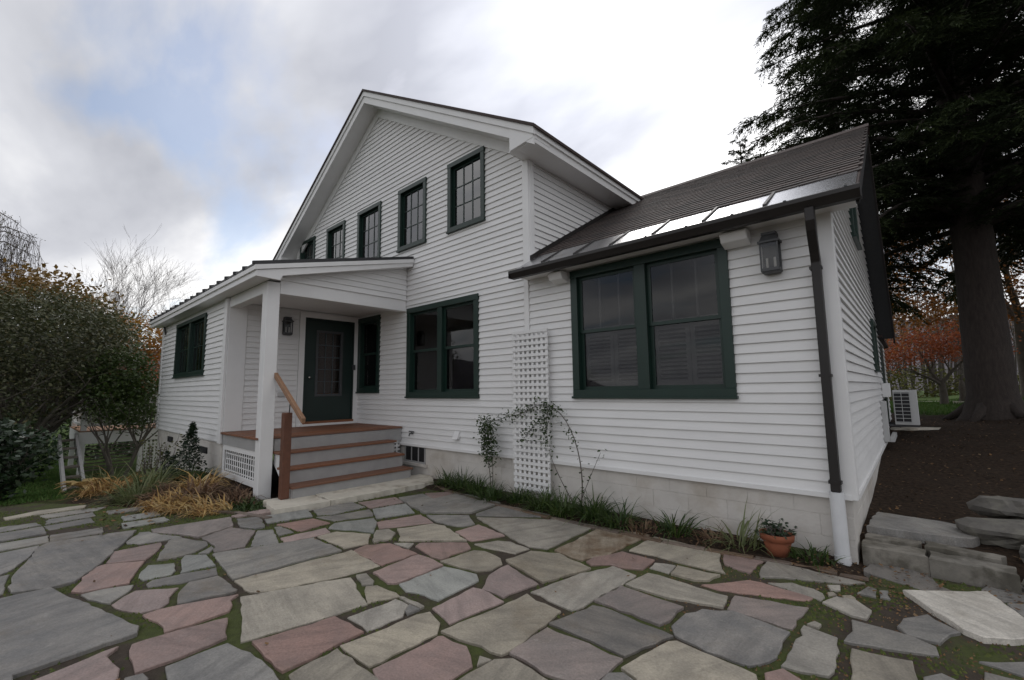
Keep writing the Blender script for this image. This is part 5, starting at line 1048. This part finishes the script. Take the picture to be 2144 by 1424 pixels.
def conifer(name, base, h, r, zlow, Lmax, nb, label, seed=3, dens=1.0, tuft=.15, toplen=.4, group=None, nj=14):
    rnd = random.Random(seed); g_ = np.random.default_rng(seed); z0 = gz(*base); root = empty(name, (*base, z0), label, 'tree', group); m = MB()
    pts = [(base[0], base[1], z0-.15), (base[0], base[1], z0+.12), (base[0], base[1], z0+.5), (base[0]+.01, base[1], z0+h*.15), (base[0]-.02, base[1], z0+h*.5), (base[0], base[1], z0+h)]
    m.tube(pts, [r*1.75, r*1.32, r*1.06, r*.92, r*.6, .02], 16, caps=False)
    for a in (.3, 1.7, 2.9, 4.2, 5.3): m.tube([(base[0]+math.cos(a)*r*.9, base[1]+math.sin(a)*r*.9, z0+.28), (base[0]+math.cos(a)*r*1.5, base[1]+math.sin(a)*r*1.5, z0+.08), (base[0]+math.cos(a)*r*2.4, base[1]+math.sin(a)*r*2.4, gz(base[0]+math.cos(a)*r*2.4, base[1]+math.sin(a)*r*2.4)-.06)], [r*.3, r*.24, r*.1], 7)
    VV, TT = [], []
    for i in range(nb):
        f_ = (i+rnd.random())/nb; z = z0+zlow+(h-zlow)*f_**1.15; a = i*2.399+rnd.gauss(0, .3); Lb = (Lmax*(1-f_)**.75+toplen)*rnd.uniform(.72, 1.08); el = R(rnd.uniform(2, 22)) if f_ < .8 else R(40)
        K = 9; P = [np.array((base[0], base[1], z))]; D = []
        for k in range(K):
            d = np.array((math.cos(a)*math.cos(el), math.sin(a)*math.cos(el), math.sin(el))); D.append(d); P.append(P[-1]+d*Lb/K); el -= R(rnd.uniform(3, 6.5)); a += rnd.gauss(0, .04)
        P = np.array(P); D = np.array(D+[D[-1]])
        m.tube([tuple(p) for p in P], [max(.006, r*.22*(1-.9*k/K)*(Lb/Lmax)**.5) for k in range(K+1)], 4, caps=False)
        nt = int(Lb/.085*dens)                                # side twigs
        tt = g_.uniform(.06, 1, nt)*K; ki = np.minimum(tt.astype(int), K-1); fr = (tt-ki)[:, None]; S = P[ki]*(1-fr)+P[ki+1]*fr; dd = D[ki]
        side = np.stack([-dd[:, 1], dd[:, 0], np.zeros(nt)], -1); side /= np.linalg.norm(side, axis=1)[:, None]; sg = np.where(g_.random(nt) < .5, -1, 1)[:, None]
        tl = (.22+.62*np.sin(np.pi*np.clip(tt/K, 0, 1)**.8*.86+.2))*g_.uniform(.6, 1.15, nt)*min(1, Lb/2.2)
        td = dd*.75+side*sg*.85+np.stack([np.zeros(nt), np.zeros(nt), g_.normal(-.22, .22, nt)], -1); td /= np.linalg.norm(td, axis=1)[:, None]
        for j in range(nj):                                    # needle sprays along each twig
            u = (j+g_.random(nt))/nj; Q = S+td*(tl*u)[:, None]; Q[:, 2] -= .16*tl*u*u; ln = tuft*g_.uniform(.6, 1.25, nt)*(1.1-.5*u)
            n2 = np.stack([-td[:, 1], td[:, 0], np.zeros(nt)], -1); sd = np.where((g_.random(nt) < .5), -1, 1)[:, None]
            ld = td*.7+n2*sd*.75+g_.normal(0, .28, (nt, 3)); ld[:, 2] -= .18; ld /= np.linalg.norm(ld, axis=1)[:, None]
            wd = np.cross(ld, g_.normal(0, .5, (nt, 3))+np.array([0, 0, 1.])); wd /= np.linalg.norm(wd, axis=1)[:, None]+1e-9
            l3 = ln[:, None]; VV.append(np.stack([Q, Q+ld*l3*.45+wd*l3*.11, Q+ld*l3, Q+ld*l3*.45-wd*l3*.11], 1).reshape(-1, 3)); TT.append(g_.beta(2, 2, nt)*.6+.4*f_*0+.3*(tt/K > .75))
    m.build('trunk', 'bark', root, fix=False, smooth=True)
    V = np.concatenate(VV); T = np.concatenate(TT); cards('crown', V, np.arange(len(V)).reshape(-1, 4), T, 'hemlock_leaf', root, (*base, z0)); return root
conifer('hemlock_tree', (1.19, 8.9), 23, .37, 4.1, 5.0, 360, 'big dark hemlock towering over the wing roof', seed=5, dens=2.0, tuft=.125, nj=24)
conifer('hemlock_tree', (4.6, 13.5), 21, .33, 4.4, 4.6, 170, 'second dark hemlock standing beyond the big one', seed=8, dens=1.1, tuft=.3)
conifer('hemlock_tree', (-1.35, 13.8), 19, .26, 4.0, 2.7, 180, 'narrower dark hemlock behind the wing roof ridge', seed=17, dens=1.3, tuft=.2)
conifer('young_conifer', (-4.9, 15.8), 12.3, .16, 1.5, 2.2, 110, 'slender conifer whose tip shows above the wing roof ridge', seed=11, dens=1.5, tuft=.16)

# autumn trees behind, to the right of the house
RG = 'autumn trees on the back lawn'
tree('red_tree', (.75, 18.8), 3.2, .13, 'low spreading tree with coral red leaves on the back lawn', 'red_leaf', .10, 5200, blobs=[(.0, 18.6, 2.9, 1.3, 1.5, .55), (1.5, 19.2, 3.0, 1.2, 1.4, .6), (-.6, 19.4, 2.5, .9, 1, .45), (.8, 18.3, 3.4, 1.0, 1.0, .4)], per=10, sig=(.22, .22, .10), trunk=.3, spread=1.1, seed=4, group=RG, lev=3)
tree('maple_tree', (3.3, 21.5), 11, .24, 'tall maple with orange brown leaves behind the hemlock trunk', 'maple_leaf', .17, 12000, blobs=[(1.0, 21.5, 6.6, 2.8, 2.4, 2.6), (-1.0, 22.5, 7.4, 2.2, 2, 2.4), (2.2, 20.5, 4.6, 2.0, 1.8, 1.2), (4.5, 21.5, 7, 2.5, 2.5, 3), (.2, 22, 4.6, 1.5, 1.5, .8)], per=14, sig=(.4, .4, .22), trunk=.3, seed=9, group=RG, tin=(.1, 1))
tree('maple_tree', (-3.5, 27), 9.5, .2, 'rusty maple showing beside the rear eave of the wing', 'maple_leaf', .17, 6000, blobs=[(-2.8, 27, 6.5, 2.6, 2.4, 2.6), (-1, 27.5, 4.6, 2.2, 2, 1.4)], per=14, sig=(.4, .4, .25), trunk=.3, seed=12, group=RG, tin=(.2, 1))
tree('olive_tree', (5.2, 20), 3.6, .1, 'yellow green bushy tree right of the hemlock trunk', 'olive_leaf', .13, 6000, blobs=[(4.9, 20, 2.6, 1.3, 1.3, 1.1), (6, 21, 2.8, 1.5, 1.5, 1.2)], per=14, sig=(.25, .25, .2), trunk=.2, seed=14, stems=3)
m = MB(); zz_ = gz(1.35, 19.6); m.tube([(1.35, 19.6, zz_-.05), (1.35, 19.6, zz_+.25), (1.33, 19.6, zz_+.6), (1.32, 19.6, zz_+.85)], [.2, .13, .11, .05], 10); o = m.build('tree_stump', 'grey_bark', smooth=True); tag(o, 'pale weathered stump beside the red leaved tree', 'stump')
m = MB(); m.box(1.0, 1.6, 19.0, 19.2, gz(1.2, 19.1)-.02, gz(1.2, 19.1)+.09); tag(m.build('flat_stone', 'limestone'), 'small pale stone lying in front of the stump', 'stone')
m = MB()
for k in range(12): x = -3+k*1.0; y = 23.5+.2*math.sin(k); m.quad((x, y, gz(x, y)+.03), (x+1, y+.1, gz(x+1, y)+.03), (x+1, y+.75, gz(x+1, y+.7)+.03), (x, y+.7, gz(x, y+.7)+.03))
tag(m.build('garden_path', 'limestone', fix=False), kind='structure')
slab('concrete_pad', [(-.45, 6.7), (.25, 6.9), (.3, 7.3), (-.45, 7.2)], gz(0, 7)-.05, gz(0, 7)+.02, 'limestone', 'pale concrete pad on the earth behind the heat pump', 'pad')

# ---- west side: deck with stairs, shrubs and trees
wdk = empty('deck', (-16.6, -3.1, gz(-16, -3)), 'white railed timber deck at the far end of the addition', 'deck')
x0, x1, y0, y1 = -18.2, -15.5, -3.85, -1.4
for k in range(17): m = MB(); a = y0+(y1-y0)*k/17; m.box(x0, x1+.02, a+.003, a+(y1-y0)/17-.003, .61, .64); m.build('deck_plank', 'rail_wood', wdk)
m = MB(); m.box(x1-.03, x1, y0+.03, y1, .31, .609); m.box(x0, x1, y0, y0+.03, .31, .609); m.build('fascia', 'trim_paint', wdk)
for (x, y, zt) in ((x1-.07, y0+.08, 1.56), (x1-.07, -2.62, 1.56), (x0+.07, y0+.08, 1.56)):
    m = MB(); m.box(x-.055, x+.055, y-.055, y+.055, gz(x, y)-.1, zt); m.build('post', 'trim_paint', wdk, bevel=.004)
for (a, b) in (((x1-.07, y0+.13), (x1-.07, -2.68)), ((x1-.07, -2.56), (x1-.07, y1)), ((x0+.13, y0+.08), (x1-.13, y0+.08))):
    dx, dy = b[0]-a[0], b[1]-a[1]; ln = math.hypot(dx, dy)
    for z in (.74, 1.46): m = MB(); m.box(min(a[0], b[0])-(.025 if dx == 0 else 0), max(a[0], b[0])+(.025 if dx == 0 else 0), min(a[1], b[1])-(.025 if dy == 0 else 0), max(a[1], b[1])+(.025 if dy == 0 else 0), z, z+.06); m.build('rail', 'trim_paint', wdk)
    n = int(ln/.13)
    for k in range(n): m = MB(); f_ = (k+.5)/n; x, y = a[0]+dx*f_, a[1]+dy*f_; m.box(x-.016, x+.016, y-.016, y+.016, .80, 1.46); m.build('baluster', 'trim_paint', wdk)
for k in range(8): m = MB(); z = -.36+k*.085; m.box(x1-.06, x1-.04, y0+.15, -2.75, z, z+.03); m.build('slat', 'grey_bark', wdk)
lattice(wdk, east(x1-.06), -2.55, -1.5, -.45, .3, .09, .045, .008)
for yy_ in (-4.22, -3.93):
    m = MB(); m.prism([(x1+.05, yy_, .60), (-12.55, yy_, -.32), (-12.55, yy_, -.50), (x1+.05, yy_, .36)], (0, .05, 0)); m.build('stringer', 'grey_paint', wdk)
for k in range(6): f_ = (k+.5)/6; x = x1+.1+(2.85)*f_; z = .56-.95*f_; m = MB(); m.box(x-.14, x+.14, -4.165, -3.935, z-.035, z); m.build('stair_tread', 'grey_bark', wdk)
LG = 'trees west of the house'
tree('crab_apple_tree', (-15.6, -5.0), 4.3, .13, 'gnarled crab apple tree with small dark leaves beside the deck', 'apple_leaf', .085, 32000, blobs=[(-15.4, -4.5, 2.8, 1.9, 1.3, 1.25), (-15.9, -6.2, 2.8, 2.0, 1.8, 1.3), (-15.3, -3.6, 2.6, 1.3, .8, 1.0), (-15.6, -4.9, 1.7, 1.8, 1.6, .9), (-14.9, -4.3, 3.3, 1.0, .7, .7)], stems=4, per=12, sig=(.16, .16, .11), trunk=.22, seed=21, spread=.9, tin=(0, .82), topt=(3.6, .3, .6))
tree('young_tree', (-14.7, -3.15), 2.9, .04, 'slender young green tree in front of the deck rail', 'green_leaf', .085, 9000, blobs=[(-14.7, -3.25, 2.1, .75, .62, .55), (-14.9, -2.85, 1.75, .6, .5, .4), (-14.5, -3.5, 1.6, .5, .42, .35), (-14.5, -3.2, 1.25, .6, .55, .4), (-14.4, -2.9, 1.0, .4, .35, .35)], stems=4, per=8, sig=(.13, .13, .09), trunk=.3, seed=22, tin=(.5, 1), lev=2)
tree('rhododendron', (-10.95, -5.2), 1.3, .03, 'round glossy leaved shrub beside the paved path', 'gloss_leaf', .10, 7000, blobs=[(-10.95, -5.2, .55, .78, .72, .62), (-11.2, -5.5, .6, .8, .7, .65), (-10.8, -5.5, .3, .7, .6, .45)], stems=5, per=7, sig=(.07, .07, .06), trunk=.2, seed=23, cat='shrub', lev=2)
tree('broad_tree', (-25, -4.2), 6.6, .22, 'broad dark tree with an orange tinged crown behind the crab apple', 'apple_leaf', .20, 26000, blobs=[(-25, -4.6, 4.1, 2.4, 2.2, 2.2), (-25, -7.2, 4.2, 2.4, 2.4, 2.1), (-24.5, -3.2, 3.4, 2, 1.6, 1.6), (-25, -5.5, 2.2, 2.6, 3, 1.6)], per=14, sig=(.35, .35, .25), trunk=.3, seed=24, tin=(.1, .85), topt=(4.4, .9, 1.4), group=LG)
tree('orange_maple', (-28, -.9), 6.4, .16, 'bright orange and yellow maple seen past the corner of the addition', 'orange_leaf', .15, 8000, blobs=[(-28, -1.2, 4.3, 2.0, 1.6, 1.1), (-27.5, -.2, 3.0, 1.9, 1.8, 1.4), (-27, -2.0, 3.0, 1.6, 1.2, 1.4)], per=12, sig=(.3, .3, .2), trunk=.25, seed=25, tin=(0, .9), topt=(3.6, .35, 1.0), group=LG)
tree('red_bush', (-22, -2.0), 3.2, .06, 'dull crimson bush between the crab apple and the addition', 'red_leaf', .10, 2400, blobs=[(-22, -2.0, 2.2, .9, .8, .8)], per=10, sig=(.2, .2, .15), trunk=.2, seed=26, stems=3, tin=(0, .35), cat='shrub', lev=2)
tree('bare_tree', (-38.5, -.7), 11, .2, 'leafless grey tree on the skyline behind the orange maple', 'twig', 0, 0, lev=5, seed=27, wood='twig', trunk=.28, spread=.6, up=.25, kids=(4, 5))
tree('bare_tree', (-42, 2.2), 10, .2, 'smaller leafless tree on the skyline near the porch eave', 'twig', 0, 0, lev=5, seed=31, wood='twig', trunk=.28, spread=.6, up=.25, kids=(3, 4))
# weeping birch: long hanging twigs
wil = empty('weeping_birch', (-32.5, -8.2, gz(-32.5, -8.2)), 'weeping birch with long hanging bare twigs', 'tree'); m = MB(); b = Vector((-32.5, -8.2, gz(-32.5, -8.2)-.1)); rnd = random.Random(5)
m.tube([b, b+Vector((0, .2, 4)), b+Vector((0, .5, 8)), b+Vector((0, .8, 11.3))], [.32, .24, .16, .06], 10, caps=False)
for k in range(40):
    a = rnd.uniform(0, 6.28); h0 = rnd.uniform(6, 11); p0 = b+Vector((0, h0*.07, h0)); Lb = rnd.uniform(1.4, 3.0)*(1.35-.04*h0); e_ = p0+Vector((math.cos(a)*Lb, math.sin(a)*Lb, rnd.uniform(-.3, .6))); mid = p0.lerp(e_, .6)+Vector((0, 0, .6)); m.tube([p0, p0.lerp(mid, .5)+Vector((0, 0, .15)), mid, e_], [.05, .04, .028, .012], 4, caps=False)
    for j in range(30):
        q = mid.lerp(e_, rnd.random()*1.05)+Vector((rnd.gauss(0, .18), rnd.gauss(0, .18), rnd.gauss(0, .1))); hl = rnd.uniform(.8, 3.6); pts = [q]; dv = Vector((rnd.gauss(0, .5), rnd.gauss(0, .5), .2))
        for g_ in range(6): dv = dv*.55+Vector((rnd.gauss(0, .1), rnd.gauss(0, .1), -.6)); pts.append(pts[-1]+dv*hl/5)
        m.tube(pts, [.008, .008, .008, .007, .006, .005, .004], 3, caps=False)
tk = m.build('trunk', 'twig', wil, fix=False)
V, F, T = leafcards(np.array([m.v[i] for i in rng.integers(400, len(m.v), 5200)])+rng.normal(0, .05, (5200, 3)), .09, droop=1.0); cards('crown', V, F, T*.5, 'olive_leaf', wil, (-32.5, -8.2, gz(-32.5, -8.2)))
# far woods as one mass, and the hill beyond
def wood(name, n, box_, h, label, seed, leafn):
    rnd = random.Random(seed); m = MB(); tops = []
    for i in range(n):
        x, y = rnd.uniform(box_[0], box_[1]), rnd.uniform(box_[2], box_[3]); z = gz(x, y)-.2; hh = h*rnd.uniform(.6, 1.1); r = rnd.uniform(.06, .17); t_ = Vector((x+rnd.gauss(0, .4), y+rnd.gauss(0, .4), z+hh)); m.tube([(x, y, z), (Vector((x, y, z))+t_)/2+Vector((rnd.gauss(0, .2), rnd.gauss(0, .2), 0)), t_], [r, r*.7, .02], 5, caps=False)
        for k in range(16):
            f_ = rnd.uniform(.25, 1); p = Vector((x, y, z)).lerp(t_, f_); a = rnd.uniform(0, 6.28); L_ = hh*.22*(1.15-f_*.7); e_ = p+Vector((math.cos(a)*L_, math.sin(a)*L_, L_*rnd.uniform(.4, 1.2))); m.tube([p, e_], [.03, .008], 3, caps=False); tops.append(tuple(e_)); 
            for j in range(3): g_ = p.lerp(e_, rnd.uniform(.4, 1)); q = g_+Vector((rnd.gauss(0, .5), rnd.gauss(0, .5), rnd.uniform(.2, .9))); m.tube([g_, q], [.014, .006], 3, caps=False); tops.append(tuple(q))
    o = m.build(name, 'far_wood', fix=False); tag(o, label, 'woods', kind='stuff')
    if leafn:
        C = np.array(tops)[rng.integers(0, len(tops), leafn//8)]; P = cluster(C, 8, (.5, .5, .4)); V, F, T = leafcards(P, .24); tag(cards(name+'_foliage', V, F, T, 'maple_leaf', None, tuple(C.mean(0))), label.replace('trunks', 'thin autumn leaves'), 'woods', kind='stuff')
wood('far_woods', 300, (-25, 34, 38, 75), 11, 'distant grey trunks of the woods beyond the back lawn', 41, 9000)
wood('west_woods', 130, (-75, -46, -34, 22), 8, 'distant grey trunks of the woods west of the house', 42, 7000)
# undergrowth strip below the far woods
P = in_blobs(16000, [(x, 39+2*math.sin(x), 1.0+.5*math.sin(x*2.1), 2.6, 1.5, 1.5+.4*math.sin(x*1.3)) for x in np.arange(-14, 34, 2.4)]); V, F, T = leafcards(P, .26); tag(cards('undergrowth', V, F, T, 'olive_leaf', None, (5, 41, .5)), 'olive undergrowth along the edge of the far woods', 'undergrowth', kind='stuff')
P = in_blobs(16000, [(-21+1.5*math.sin(k*1.7), y, .35, 2.0, 1.6, 1.25) for k, y in enumerate(np.arange(-16, -1, 1.6))]); V, F, T = leafcards(P, .14); tag(cards('hedge', V, F, T*.45, 'green_leaf', None, (-21, -8, -.6)), 'dark hedge behind the west lawn', 'hedge', kind='stuff')
hv = []; nx, ny = 40, 14
for i in range(nx+1):
    for j in range(ny+1):
        u, v = i/nx, j/ny; y = -420+900*u; x = -230-260*v; hv.append((x, y, -4+(46+9*math.sin(u*9)+6*math.sin(u*21+1))*math.sin(math.pi*min(1, v*1.0))**.8*(.55+.45*math.sin(math.pi*u))))
F = [(i*(ny+1)+j, (i+1)*(ny+1)+j, (i+1)*(ny+1)+j+1, i*(ny+1)+j+1) for i in range(nx) for j in range(ny)]
tag(cards('hill', np.array(hv), np.array(F), np.zeros(len(F)), 'hill', None, (-350, 0, -4)), kind='structure')

hv = []
for i in range(nx+1):
    for j in range(ny+1):
        u, v = i/nx, j/ny; x = -160+420*u; y = 78+160*v; hv.append((x, y, -2+(30+4*math.sin(u*11)+3*math.sin(u*23+2))*math.sin(math.pi*.5*min(1, v*1.4))))
tag(cards('wooded_hill', np.array(hv), np.array(F), np.zeros(len(F)), 'hill', None, (50, 150, -2)), kind='structure')
